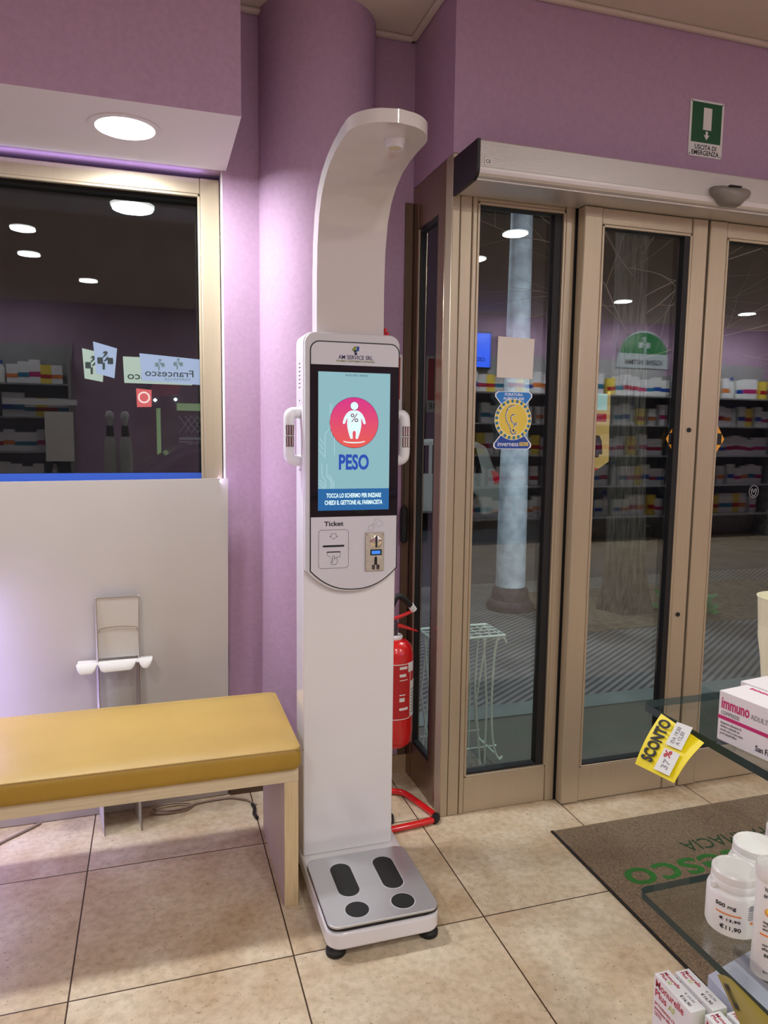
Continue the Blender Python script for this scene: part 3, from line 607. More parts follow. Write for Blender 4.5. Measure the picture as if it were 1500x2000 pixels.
sw.build('stitching', 'stitch', CU, smooth=False)['kind'] = 'stuff'

# ---------------------------------------------------------------- cardboard display seen from behind
D = thing('cardboard_display', (-.4, 2.86, 0), 'blank back of a large cardboard display panel propped behind the bench', 'display board')
bo = MB(); nx = 24
for i in range(nx):
    u0, u1 = i/nx, (i+1)/nx
    x0, x1 = -1.35+u0*1.622, -1.35+u1*1.622; b0, b1 = -1.35+u0*1.612, -1.35+u1*1.612; y0, y1 = 2.872-.05*math.sin(PI*u0)*.5, 2.872-.05*math.sin(PI*u1)*.5
    za, zb = 1.300+.010*u0, 1.300+.010*u1
    t0, t1 = y0+.052, y1+.052
    bo.add([(b0, t0, .003), (b1, t1, .003), (x1, y1, zb), (x0, y0, za), (b0, t0+.005, .003), (b1, t1+.005, .003), (x1, y1+.005, zb), (x0, y0+.005, za)], [(0, 1, 2, 3), (4, 7, 6, 5), (3, 2, 6, 7), (0, 4, 5, 1)]+([(1, 5, 6, 2)] if i == nx-1 else [])+([(0, 3, 7, 4)] if i == 0 else []))
bo.build('panel', 'card', D)
def yb(x): u = (x+1.35)/1.612; return 2.872-.025*math.sin(PI*u)
for xf, xt in ((-.204, -.199), (-.075, -.049)):
    f = MB(); y0 = yb(xf)
    prof = [(y0+.002, .872), (y0-.018, .872), (y0-.030, .70), (y0-.045, .64), (y0-.05, .56), (2.735, 0), (y0+.050, 0), (y0+.016, .60)]
    vs = []
    for k, (yy, z) in enumerate(prof):
        xx = xt+(xf-xt)*(1-z/.872)-.17*(yy-2.735); vs.append((xx, yy, z))
    vs2 = [(a+.003, b, c) for a, b, c in vs]; n = len(vs)
    f.add(vs+vs2, [list(range(n)), list(range(n, 2*n))[::-1]]+[(i, (i+1) % n, (i+1) % n+n, i+n) for i in range(n)])
    f.build('strut_fin', 'card', D, smooth=False)
    e_ = MB().tube([(vs[k][0]+.0015, vs[k][1]-.0005, vs[k][2]) for k in range(1, 6)], .0011, 6).build('cut_edge', 'card_edge', D)
MB().box((-.218, yb(-.14)-.019, .645), (-.066, yb(-.14)-.0165, .873)).build('strut_top', 'card', D, smooth=False)
MB().tube([(-.218, yb(-.14)-.0195, .873), (-.066, yb(-.14)-.0195, .873)], .001, 6).build('cut_edge', 'card_edge', D)
MB().tube([(-.21, yb(-.14)-.02, .742)]+[(-.205+.13*i/10, yb(-.14)-.0205, .757+.006*math.sin(PI*i/10)) for i in range(11)]+[(-.072, yb(-.14)-.02, .742)], .0009, 6).build('fold_line', 'card_edge', D)
fl_ = MB(); vs = []; rows = [(2.790, .640), (2.775, .636), (2.762, .626), (2.754, .612)]
def flap(x0, x1, nm):
    m = MB(); vs = []; n = 13
    for j, (yy, z) in enumerate(rows):
        for i in range(n):
            u = i/(n-1); e = min(u, 1-u)*(x1-x0); drop = 1 if j < 2 else min(1, (e/.018)**.5 if e < .018 else 1)
            zz_ = rows[1][1]+(z-rows[1][1])*drop if j >= 2 else z; yy_ = rows[1][0]+(yy-rows[1][0])*drop if j >= 2 else yy
            vs.append((x0+(x1-x0)*u, yy_-.0, zz_+.008*(x0+(x1-x0)*u+.29)/.27))
    vs0 = vs; vs1 = [(a, b, c+.0025) for a, b, c in vs]; N_ = len(vs); f = []
    for j in range(3):
        for i in range(n-1):
            q = (j*n+i, j*n+i+1, (j+1)*n+i+1, (j+1)*n+i); f.append(q); f.append(tuple(k+N_ for k in q[::-1]))
    for i in range(n-1): f.append((i, i+1, i+1+N_, i+N_)); f.append((3*n+i, 3*n+i+N_, 3*n+i+1+N_, 3*n+i+1))
    m.add(vs0+vs1, f); return m.build(nm, 'card', D)
flap(-.285, -.214, 'locking_flap'); flap(-.211, -.078, 'locking_flap'); flap(-.070, -.022, 'locking_flap')
MB().box((-.285, 2.789, .632), (-.022, yb(-.15), .6345)).build('cross_brace', 'card', D, smooth=False)

# cables on the floor
def coil(name, label, pts, r, m): return tag(MB().tube(pts, r, 8).build(name, m), label, 'cable')
cp = []
for k in range(60):
    a = -PI*.9+k*PI*2.6/59; cp.append((.03+.075*math.cos(a)+.02*k/59, 2.858+.030*math.sin(a), .006+.004*(k/20)))
cp += [(.13, 2.875, .006), (.20, 2.885, .005), (.27, 2.885, .005), (.33, 2.85, .005), (.36, 2.80, .005)]
coil('power_cable', 'grey coiled cable on the floor behind the cardboard display foot', cp, .0042, 'cable')
coil('power_cable', 'grey cable trailing along the floor under the left end of the bench', [(-.75, 2.62, .006), (-.62, 2.72, .006), (-.54, 2.80, .006), (-.47, 2.86, .006), (-.44, 2.89, .006)], .005, 'cable')
coil('power_cable', 'short black cable loop on the floor beside the kiosk column', [(.79, 2.50, .006), (.845, 2.52, .006), (.855, 2.555, .012), (.845, 2.60, .02), (.80, 2.62, .015)], .005, 'dark_cable')
coil('plug_cable', 'black plug lead on the floor between bench leg and column', [(.345, 2.80, .010), (.350, 2.76, .012), (.342, 2.72, .012), (.35, 2.69, .01)], .007, 'dark_cable')

# ---------------------------------------------------------------- fire extinguisher, its stand and sign
E_ = (.895, 2.69)
T = thing('extinguisher_stand', (.90, 2.58, 0), 'red tubular floor stand with black rubber corner behind the kiosk', 'stand')
def smooth_path(path, it=2):
    for _ in range(it):
        q = [path[0]]
        for a, b in zip(path, path[1:]): q += [tuple(a[i]*.8+b[i]*.2 for i in range(3)), tuple(a[i]*.2+b[i]*.8 for i in range(3))]
        q.append(path[-1]); path = q
    return path
MB().tube(smooth_path([(.79, 2.455, .014), (.93, 2.468, .014), (1.006, 2.480, .014), (1.016, 2.505, .014), (.985, 2.62, .014), (.955, 2.715, .014), (.90, 2.745, .014), (.80, 2.745, .014), (.775, 2.72, .014), (.775, 2.48, .014), (.79, 2.455, .014)]), .0125, 14).build('floor_loop', 'red', T)
MB().tube([(.992, 2.474, .014), (1.004, 2.481, .014), (1.012, 2.490, .014), (1.0155, 2.503, .014)], .0155, 14).build('rubber_corner', 'rubber', T)
MB().tube([(.86, 2.80, .014), (.86, 2.80, .50), (.86, 2.80, .80)], .0115, 12).build('upright', 'red', T)
MB().tube([(.86, 2.745, .014), (.86, 2.80, .014)], .0115, 12).build('crossbar', 'red', T)
MB().tube([(.86, 2.80, .24), (.86, 2.69, .24)], .008, 10).tube([(E_[0]+.03*math.cos(a), E_[1]+.03*math.sin(a), .24) for a in [2*PI*i/20 for i in range(20)]], .004, 8, close=True).build('cradle', 'red', T)
FE = thing('fire_extinguisher', (E_[0], E_[1], .245), 'red fire extinguisher with black hose and white labels behind the kiosk', 'fire extinguisher')
MB().lathe([(.030, .272), (.062, .262), (.068, .268), (.078, .282), (.080, .32), (.080, .60), (.079, .64), (.070, .668), (.052, .688), (.030, .697)], (E_[0], E_[1], -.015), 48).build('cylinder', 'red', FE)
MB().lathe([(.034, .680), (.036, .690), (.034, .694)], (E_[0], E_[1], 0), 32).build('collar', 'white_plastic', FE)
MB().lathe([(.016, .690), (.016, .735), (.012, .750)], (E_[0], E_[1], 0), 20).build('valve', 'iron', FE)
MB().ext([(-.03, -.004), (.02, .006), (.085, .030), (.088, .036), (.082, .038), (.015, .016), (-.03, .010)], (E_[0], E_[1]-.008, .752), X, Z, (0, .016, 0)).build('carry_handle', 'red', FE, bevel=.002)
MB().ext([(-.03, 0), (.02, -.002), (.098, -.026), (.100, -.021), (.025, .012), (-.03, .012)], (E_[0], E_[1]-.009, .726), X, Z, (0, .018, 0)).build('squeeze_lever', 'red', FE, bevel=.002)
MB().tube(smooth_path([(E_[0]-.02, E_[1]-.01, .74), (E_[0]-.03, E_[1]-.04, .80), (E_[0]-.005, E_[1]-.045, .865), (E_[0]+.03, E_[1]-.03, .845), (E_[0]+.065, E_[1]-.02, .81)]), .0115, 12).build('hose', 'rubber', FE)
MB().tube([(E_[0]+.062, E_[1]-.02, .815), (E_[0]+.078, E_[1]-.018, .793)], .013, 12).build('hose_ferrule', 'white_plastic', FE)
def wrap(a0, a1, z0, z1, r, m, nm, parent, c=E_, n=10):
    w = MB(); vs = []
    for i in range(n+1):
        a = math.radians(a0+(a1-a0)*i/n)
        for zz_ in (z0, z1):
            for rr in (r, r+.0007): vs.append((c[0]+rr*math.cos(a), c[1]+rr*math.sin(a), zz_))
    f = []
    for i in range(n):
        o = i*4; f += [(o+1, o+5, o+7, o+3), (o, o+2, o+6, o+4), (o, o+4, o+5, o+1), (o+2, o+3, o+7, o+6)]
    f += [(0, 1, 3, 2), (n*4, n*4+2, n*4+3, n*4+1)]
    w.add(vs, f); return w.build(nm, m, parent)
wrap(-150, -54, .375, .595, .0802, 'red_print', 'main_label', FE)
for a0, a1, z0, z1 in ((-150, -52, .593, .596), (-150, -52, .372, .375), (-54, -52, .375, .594)): wrap(a0, a1, z0, z1, .0805, 'signwhite', 'label_border', FE)
wrap(-50, -22, .375, .520, .0802, 'signwhite', 'side_label', FE); wrap(-62, -36, .560, .598, .081, 'signwhite', 'inspection_label', FE)
for k in range(8): wrap(-48, -26, .392+k*.013, .395+k*.013, .0808, 'ink', 'printed_line', FE)
for z0, z1, a1 in ((.575, .586, -66), (.545, .556, -70), (.530, .533, -64), (.470, .474, -72), (.445, .460, -74), (.41, .42, -62)): wrap(-90, a1, z0, z1, .0808, 'signwhite', 'printed_line', FE)
SG = thing('extinguisher_sign', (.93, 2.925, 1.6), 'red and white extinguisher sign on the purple wall behind the kiosk', 'sign')
MB().ext(rrect(.20, .235, .008), (.896, 2.9295, 1.697), X, Z, (0, -.003, 0)).build('plate', 'signwhite', SG, smooth=False)
MB().box((.806, 2.9262, 1.630), (.986, 2.9248, 1.804)).build('red_field', 'red_print', SG, smooth=False)
MB().box((.86, 2.9248, 1.66), (.92, 2.924, 1.77)).build('extinguisher_symbol', 'signwhite', SG, smooth=False)
text('ESTINTORE', (.896, 2.926, 1.607), X, Z, .170, .026, 'ink', SG, bold=.015)
CW = thing('hanging_cord_weight', (1.005, 2.90, 1.03), 'black cylindrical grip hanging on a thin cord beside the side glass', 'cord grip')
MB().tube([(.999, 2.905, 1.62), (1.004, 2.905, 1.40), (1.003, 2.905, 1.18)], .0016, 6).build('cord', 'dark_cable', CW)
MB().lathe([(.010, 1.030), (.016, 1.036), (.017, 1.10), (.016, 1.104), (.017, 1.108), (.016, 1.175), (.008, 1.182), (.004, 1.19)], (1.003, 2.900, 0), 20).build('grip', 'rubber', CW)

# ---------------------------------------------------------------- things stuck on the door glass
pa = tag(MB().ext([(1.238, 1.856), (1.391, 1.853), (1.387, 1.703), (1.236, 1.704)], (0, 2.5335, 0), X, Z, (0, -.0006, 0)).build('paper_notice', 'paper', smooth=False), 'blank pale paper sheet stuck on the fixed glass panel above the ear sticker', 'paper')
ST = thing('ear_piercing_sticker', (1.31, 2.533, 1.45), 'blue and yellow ear piercing sticker on the fixed glass panel', 'sticker')
def sticker_plate(m, ins, y):
    c = (1.3105, 1.548); s = 1-ins
    top = [(-.066, .105), (.066, .105), (.078, .097), (.078, .085), (.048, .050), (-.048, .050), (-.078, .085), (-.078, .097)]
    bot = [(-.048, -.054), (.048, -.054), (.080, -.092), (.080, -.104), (.070, -.112), (-.070, -.112), (-.080, -.104), (-.080, -.092)]
    sc = lambda P, cy: [(a*s, cy+(b-cy)*s) for a, b in P]
    return sc(top, .078), sc(bot, -.084)
for ins, k1, k2, y, nm in ((0, 'st_white', 'st_white', 2.5335, 'sticker_border'), (.07, 'st_blue', 'st_blue2', 2.5331, 'sticker_field')):
    tp, bt = sticker_plate(None, ins, y)
    MB().ext(tp, (1.3105, y, 1.548), X, Z, (0, -.0004, 0)).build(nm, k1, ST, smooth=False); MB().ext(bt, (1.3105, y, 1.548), X, Z, (0, -.0004, 0)).build(nm, k2, ST, smooth=False)
MB().ext(circ(.078, 48), (1.3105, 2.5327, 1.548), X, Z, (0, -.0004, 0)).build('round_border', 'st_white', ST, smooth=False)
rg = MB()
for k in range(44):
    a0, a1 = 2*PI*k/44, 2*PI*(k+1)/44
    rg.ext([(.076*math.cos(a0), .076*math.sin(a0)), (.076*math.cos(a1), .076*math.sin(a1)), (.062*math.cos(a1), .062*math.sin(a1)), (.062*math.cos(a0), .062*math.sin(a0))], (1.3105, 2.5323, 1.548), X, Z, (0, -.0003, 0), k//1 % 2)
rg.build('dashed_ring', ['st_yellow', 'st_teal'], ST, smooth=False)
MB().ext(circ(.0635, 48), (1.3105, 2.5322, 1.548), X, Z, (0, -.0003, 0)).build('inner_border', 'st_white', ST, smooth=False)
MB().ext(circ(.061, 48), (1.3105, 2.5319, 1.548), X, Z, (0, -.0003, 0)).build('yellow_disc', 'st_yellow', ST, smooth=False)
ear = [[(.006, .052), (-.012, .050), (-.026, .036), (-.031, .015), (-.028, -.005), (-.018, -.022), (-.010, -.036), (-.008, -.048), (-.001, -.056), (.010, -.054), (.014, -.046)], [(.008, .018), (-.004, .017), (-.010, .006), (-.006, -.008), (.006, -.018), (.006, -.030)], [(.016, -.012), (.011, -.018), (.016, -.024)], [(.003, -.045), (.006, -.042), (.003, -.039), (0, -.042), (.003, -.045)]]
strokes(ear, (1.3105, 2.5316, 1.548), X, Z, (0, -1, 0), .0050, .0002).build('ear_drawing', 'st_white', ST, smooth=False)
strokes(ear, (1.3090, 2.5314, 1.549), X, Z, (0, -1, 0), .0026, .0002).build('ear_outline', 'st_blue2', ST, smooth=False)
text('FORATURA', (1.3105, 2.5326, 1.6420), X, Z, .075, .0105, 'st_white', ST, bold=.01, d=.0004)
text('AURICOLARE', (1.3105, 2.5326, 1.6270), X, Z, .088, .0105, 'st_white', ST, bold=.01, d=.0004)
text('inverness', (1.2920, 2.5326, 1.4550), X, Z, .088, .017, 'st_white', ST, bold=.004, d=.0004)
MB().box((1.340, 2.5330, 1.448), (1.378, 2.5323, 1.462)).build('small_badge', 'st_yellow', ST, smooth=False)
text('MED', (1.359, 2.5322, 1.455), X, Z, .030, .010, 'st_blue2', ST, d=.0003)
for sx, xc, lb in ((1, 2.015, 'amber diamond arrow sticker at the right edge of the left sliding door glass'), (-1, 2.198, 'amber diamond arrow sticker at the left edge of the right sliding door glass')):
    A_ = thing('arrow_sticker', (xc, 2.473, 1.40), lb, 'sticker')
    MB().ext([(-.052, 0), (0, .078), (.052, 0), (0, -.078)], (xc, 2.4742, 1.481), X, Z, (0, -.0006, 0)).build('diamond', 'amber', A_, smooth=False)
    MB().box((xc-.028*sx-.012, 2.4737, 1.458), (xc-.028*sx+.010, 2.4733, 1.505)).build('door_symbol', 'ink', A_, smooth=False)
EB = thing('round_emblem_sticker', (2.42, 2.473, 1.24), 'small round white outline emblem on the right sliding door glass', 'sticker')
strokes([[(.024*math.cos(a), .026*math.sin(a)) for a in [2*PI*i/28 for i in range(29)]], [(-.014, .010), (-.010, -.012), (0, -.020), (.010, -.012), (.014, .010)], [(-.008, .012), (0, -.004), (.008, .012)]], (2.421, 2.4742, 1.262), X, Z, (0, -1, 0), .0035, .0004).build('printed_outline', 'greyink', EB, smooth=False)

# ---------------------------------------------------------------- mat
MT = thing('entrance_mat', (2.2, 1.9, 0), 'brown coir entrance mat with green pharmacy lettering in front of the doors', 'mat')
MB().box((1.408, 1.20, .0005), (3.10, 2.290, .0075)).build('pile', 'mat', MT, smooth=False)
MB().box((1.400, 1.19, .0003), (1.4085, 2.297, .0060)).build('edging', 'mat_edge', MT, smooth=False)
text('FARMACIA', (1.995, 2.060, .0075), -X, -Y, .375, .062, 'green_dark', MT, bold=-.004, d=.0008)
text('San Francesco', (2.135, 1.935, .0075), -X, -Y, 1.29, .135, 'green_ink', MT, bold=.008, d=.0009)

# ---------------------------------------------------------------- glass display shelves at lower right
def gshelf(nm, x0, y1, z, lab):
    t = thing(nm, (x0+.4, y1-.35, z-.008), lab, 'shelf')
    MB().box((x0, .12, z-.008), (x0+.95, y1, z)).build('edge', 'glass_edge', t, smooth=False)
    o = t.children[0]
    return t
def glass_slab(name, x0, x1, y0, y1, z, th, lab):
    t = thing(name, ((x0+x1)/2, (y0+y1)/2, z-th), lab, 'shelf')
    r = rrect(x1-x0, y1-y0, .010, 5, (x0+x1)/2, (y0+y1)/2); n = len(r)
    MB().add([(a, b, z) for a, b in r], [list(range(n))]).add([(a, b, z-th) for a, b in r], [list(range(n))[::-1]]).build('glass_sheet', 'glass_shelf', t, smooth=False)
    MB().add([(a, b, z-th) for a, b in r]+[(a, b, z) for a, b in r], [(i, (i+1) % n, (i+1) % n+n, i+n) for i in range(n)]).build('polished_edge', 'glass_edge', t)
    return t
ZU, ZL = 1.150, .900
gu = glass_slab('glass_shelf', .606, 1.55, .12, .783, ZU, .010, 'upper clear glass shelf carrying the immune tablet boxes')
gl_ = glass_slab('glass_shelf', .602, 1.55, .12, .765, ZL, .010, 'lower clear glass shelf carrying the white vitamin jars and tube')
g3 = glass_slab('glass_shelf', .602, 1.55, .12, .80, .600, .008, 'bottom glass shelf below the frame edge under the cystitis boxes')
P_ = thing('shelf_post', (1.60, .45, 0), 'metal post carrying the glass shelves, out of frame at right', 'post')
MB().box((1.55, .10, 0), (1.60, .80, 1.5)).build('panel', 'white_plastic', P_, smooth=False)
for k, (x, y) in enumerate(((.683, .655), (.668, .635))):
    pass
for zz, lb in ((ZU, 'small clear suction bumper under the upper glass shelf'), ):
    tag(MB().lathe([(.009, 0), (.011, -.004), (.009, -.012)], (.655, .665, zz-.008), 20).build('shelf_bumper', 'clear'), lb, 'bumper')
tag(MB().lathe([(.008, 0), (.008, .004)], (.655, .600, .884), 20).build('shelf_bumper', 'rubber'), 'small dark rubber bumper under the lower glass shelf', 'bumper')
tag(MB().box((.66, .50, .82), (.80, .515, .872)).build('shelf_bracket', 'clear', smooth=False), 'clear plastic bracket under the lower glass shelf', 'bracket')
# immune tablet boxes
def immuno(c, ang, lab, L=.125, Dp=.046, Hh=.058):
    f = Vector((math.sin(ang), -math.cos(ang), 0)); d = Vector((math.cos(ang), math.sin(ang), 0)); c = Vector(c)
    t = thing('tablet_box', c, lab, 'box', 'immune tablet boxes on the upper shelf'); n = -d
    MB().ext([(0, 0), (L, 0), (L, Hh), (0, Hh)], c, f, Z, d*Dp).build('carton', 'white_carton', t, bevel=.0008)
    text('immuno', c+f*.004+Z*.0385+n*.0002, f, Z, .036, .0125, 'magenta', t, bold=.015, align='L', d=.0003)
    text('ADULTI', c+f*.042+Z*.039+n*.0002, f, Z, .022, .0055, 'greyink', t, align='L', d=.0003)
    text('COMPRESSE', c+f*.004+Z*.0315+n*.0002, f, Z, .024, .0045, 'greyink', t, align='L', d=.0003)
    MB().ext([(0, .0258), (L, .0258), (L, .0298), (0, .0298)], c, f, Z, n*.0004).build('stripe', 'magenta', t, smooth=False)
    text('integratore alimentare di\nvitamine e minerali con\nacerola, zinco e rosa canina\nper le naturali difese', c+f*.004+Z*.0075+n*.0002, f, Z, .030, .016, 'greyink', t, align='L', d=.0003)
    text('San Francesco', c+f*.050+Z*.0060+n*.0002, f, Z, .040, .0065, 'ink', t, align='L', d=.0003)
    text('immuno', c+f*.012+d*.034+Z*(Hh+.0002), f, -n*-1 if False else -d*-1, .024, .0065, 'magenta', t, align='L', d=.0003)
    return t
immuno((.6135, .657, ZU+.001), .14, 'front white tablet box with magenta immuno lettering on the upper glass shelf')
immuno((.6610, .676, ZU+.001), .14, 'second white tablet box behind the front immuno box')
VS = thing('cream_beaker', (.965, .90, 0), 'cream plastic vase standing behind the tablet boxes at the right edge', 'vase')
MB().lathe([(.030, 0), (.036, .002), (.043, .07), (.045, .075), (.050, .145), (.052, .150), (.049, .150), (.046, .08), (.034, .006)], (1.003, .93, 1.083), 40).build('beaker', 'cream', VS)
VS.location = (1.003, .93, 1.083)
for c in VS.children: c.location = Vector(c.location)+Vector((.965, .90, 0))-Vector((1.003, .93, 1.083))
WLOC[VS.name] = Vector((1.003, .93, 1.083))
tag(MB().lathe([(.06, 0), (.06, .005), (.012, .012), (.012, 1.06), (.05, 1.075), (.05, 1.082)], (1.003, .93, 0), 32).build('vase_pedestal', 'clear'), 'slim clear pedestal under the cream vase behind the shelves', 'pedestal')
# jars
def jar(x, y, lab, rot=0, detailed=True):
    z = ZL+.001; t = thing('supplement_jar', (x, y, z), lab, 'jar', 'white supplement jars on the lower shelf'); c = (x, y, z)
    MB().lathe([(.024, 0), (.030, .002), (.0315, .006), (.0315, .048), (.030, .052), (.026, .0545)], c, 44).build('body', 'white_plastic', t)
    MB().lathe([(.0265, .0545), (.0275, .056), (.0275, .0635), (.0268, .0645), (.0272, .0655), (.0272, .0735), (.0255, .0755), (.0235, .0758), (.0225, .0745)], c, 44).build('lid', 'white_plastic', t)
    MB().lathe([(.0035, 0), (.0035, .006), (.002, .007)], (x-.0285, y+.004, z+.054), 10).build('seal_tab', 'white_plastic', t)
    wrap(-190, -60, .010, .046, .0316, 'signwhite', 'label', t, (x, y)) if False else None
    def wr(a0, a1, z0, z1, k, nm): 
        return wrap(a0, a1, z+z0, z+z1, .0317, k, nm, t, (x, y))
    if detailed:
        wr(-170, -118, .0300, .0312, 'orange', 'stripe'); wr(-98, -52, .0225, .0250, 'orange', 'stripe')
        for k in range(6): wr(-104, -56, .028+k*.0028, .0288+k*.0028, 'greyink', 'printed_line')
        wr(-100, -74, .0405, .0455, 'greyink', 'printed_block')
        wr(-58, -44, .010, .0135, 'ink', 'printed_block'); 
        def curved(s, a0, z0, w, h, k):
            m = text(s, (0, 0, 0), X, Z, w, h, k, None, mb=True, align='L', d=.0003, bold=.01)
            for v in m.v:
                a = math.radians(a0)+v.x/.0318; rr = .0318+(-v.y); v.x, v.y, v.z = x+rr*math.cos(a), y+rr*math.sin(a), z+z0+v.z
            m.build('lettering', k, t, smooth=False)
        curved('500 mg', -172, .0365, .024, .006, 'ink'); curved('\u20ac11,90', -160, .0105, .024, .0060, 'ink'); curved('\u20ac 13,90', -162, .0215, .024, .004, 'ink')
    return t
jar(.6665, .6690, 'front white supplement jar priced 11,90 on the lower glass shelf')
jar(.7330, .7060, 'second white jar, behind the front jar on the lower shelf', detailed=False)
jar(.8020, .7200, 'third white jar, farthest right behind the vitamin tube', detailed=False)
# effervescent tube
tx, ty = .6450, .5930; TZ = ZL+.001
TB = thing('effervescent_tube', (tx, ty, TZ), 'tall white effervescent vitamin C tube on the lower glass shelf', 'tube')
MB().lathe([(.0165, 0), (.0178, .002), (.0178, .113), (.0172, .115)], (tx, ty, TZ), 40).build('body', 'white_plastic', TB)
MB().lathe([(.0188, .1135), (.0194, .115), (.0194, .126), (.0180, .1285), (.0120, .1290), (.0112, .1275)], (tx, ty, TZ), 40).build('cap', 'white_plastic', TB)
def curved_t(s, a0, z0, w, h, k, bold=.01):
    m = text(s, (0, 0, 0), X, Z, w, h, k, None, mb=True, align='L', d=.0003, bold=bold)
    for v in m.v:
        a = math.radians(a0)+v.x/.0179; rr = .0179-v.y; v.x, v.y, v.z = tx+rr*math.cos(a), ty+rr*math.sin(a), TZ+z0+v.z
    m.build('lettering', k, TB, smooth=False)
curved_t('Vita', -165, .1030, .0065, .0045, 'ink'); curved_t('C', -140, .1030, .0050, .0065, 'orange'); curved_t('1000 mg', -120, .1030, .017, .0038, 'greyink')
curved_t('EFFERVESCENTE', -165, .0955, .030, .0036, 'ink'); curved_t('integratore alimentare\ncon Vitamina C e ZINCO\nedulcorante', -162, .0580, .028, .0110, 'ink', 0)
curved_t('compresse\neffervescenti', -160, .0350, .020, .0070, 'ink', 0); curved_t('86 g e', -152, .0265, .013, .005, 'ink')
curved_t('San Francesco', -152, .009, .022, .0028, 'ink', 0)
for z0, a0, a1 in ((.052, -170, -20), (.0505, -120, -20)): wrap(a0, a1, TZ+z0, TZ+z0+.0016, .0179, 'orange', 'stripe', TB, (tx, ty))
for r_, ax, zc, k in ((.0062, -140, .080, 'orange'), (.0050, -140, .081, 'st_yellow')):
    m = MB().ext(circ(r_, 24, 0, 0, .8), (0, 0, 0), X, Z, (0, -.0003, 0))
    for v in m.v: a = math.radians(ax)+v.x/.0179; rr = .0179-v.y+(.0002 if k != 'orange' else 0); v.x, v.y, v.z = tx+rr*math.cos(a), ty+rr*math.sin(a), TZ+zc+v.z
    m.build('tablet_drawing', k, TB)
tr = MB().box((.622, .565, ZL+.0005), (.740, .6200, ZL+.0015)).box((.622, .565, ZL+.0015), (.6232, .62, ZL+.020)).box((.622, .619, ZL+.0015), (.740, .620, ZL+.018))
tag(tr.build('acrylic_tray', 'clear', smooth=False), 'low clear acrylic tray under the effervescent tube', 'tray')
# yellow discount cards
def quad_card(tl, tr_, br, bl, lab, words=True):
    tl, tr_, br, bl = map(Vector, (tl, tr_, br, bl)); c = (tl+tr_+br+bl)/4
    t = thing('discount_card', c, lab, 'price card'); n = (tr_-tl).cross(bl-tl).normalized(); n = -n if n.dot(Vector((0, 0, 1.5))-c+Vector((0, 0, 0))) < 0 else n
    m = MB(); k = 8; vs = []
    for i in range(k+1):
        for j in range(2):
            a = tl.lerp(bl, j); b = tr_.lerp(br, j); u = i/k
            p = a.lerp(b, u)+n*.003*math.sin(PI*u); vs += [p, p-n*.0005]
    f = []
    for i in range(k): o = i*4; f += [(o, o+4, o+6, o+2), (o+1, o+3, o+7, o+5), (o, o+1, o+5, o+4), (o+2, o+6, o+7, o+3)]
    f += [(0, 2, 3, 1), (k*4, k*4+1, k*4+3, k*4+2)]
    m.add(vs, f); m.build('card', 'yellow' if words else 'yellow_shaded', t)
    ux = (tr_-tl); uy = (tl-bl); W, H = ux.length, uy.length; uxn = ux/W
    def at(u, v, off=.0035): return tl+ux*u-uy*v+n*off
    if uxn.cross(uy.normalized()).dot(n) < 0: pass
    text('SCONTO', at(.52, .25), uxn, uy, W*.78, H*.30, 'ink', t, bold=.03, d=.0004)
    if words:
        for (u0, v0, u1, v1) in ((.06, .52, .46, .90), (.52, .50, .95, .88)):
            q = [at(u0, v0), at(u1, v0), at(u1, v1), at(u0, v1)]; mm = MB(); mm.add(q+[p+n*.0004 for p in q], [(0, 1, 2, 3), (4, 7, 6, 5), (0, 4, 5, 1), (1, 5, 6, 2), (2, 6, 7, 3), (3, 7, 4, 0)]); mm.build('white_field', 'signwhite', t, smooth=False)
        text('%', at(.38, .66, .0042), uxn, uy, W*.13, H*.16, 'red_print', t, d=.0003, bold=.02); text('37', at(.21, .72, .0042), uxn, uy, W*.16, H*.16, 'greyink', t, d=.0003)
        text('DA 19,50\nA 12,50', at(.73, .69, .0042), uxn, uy, W*.30, H*.22, 'greyink', t, d=.0003)
    return t
quad_card((.5620, .7330, 1.0925), (.6025, .7400, 1.1500), (.5960, .6570, 1.1480), (.5600, .6600, 1.1030), 'yellow discount card hanging from the edge of the upper glass shelf')
quad_card((.5900, .6080, .8985), (.5985, .5960, .9000), (.5935, .4700, .9000), (.5640, .5150, .8700), 'yellow discount card under the edge of the lower glass shelf', False)
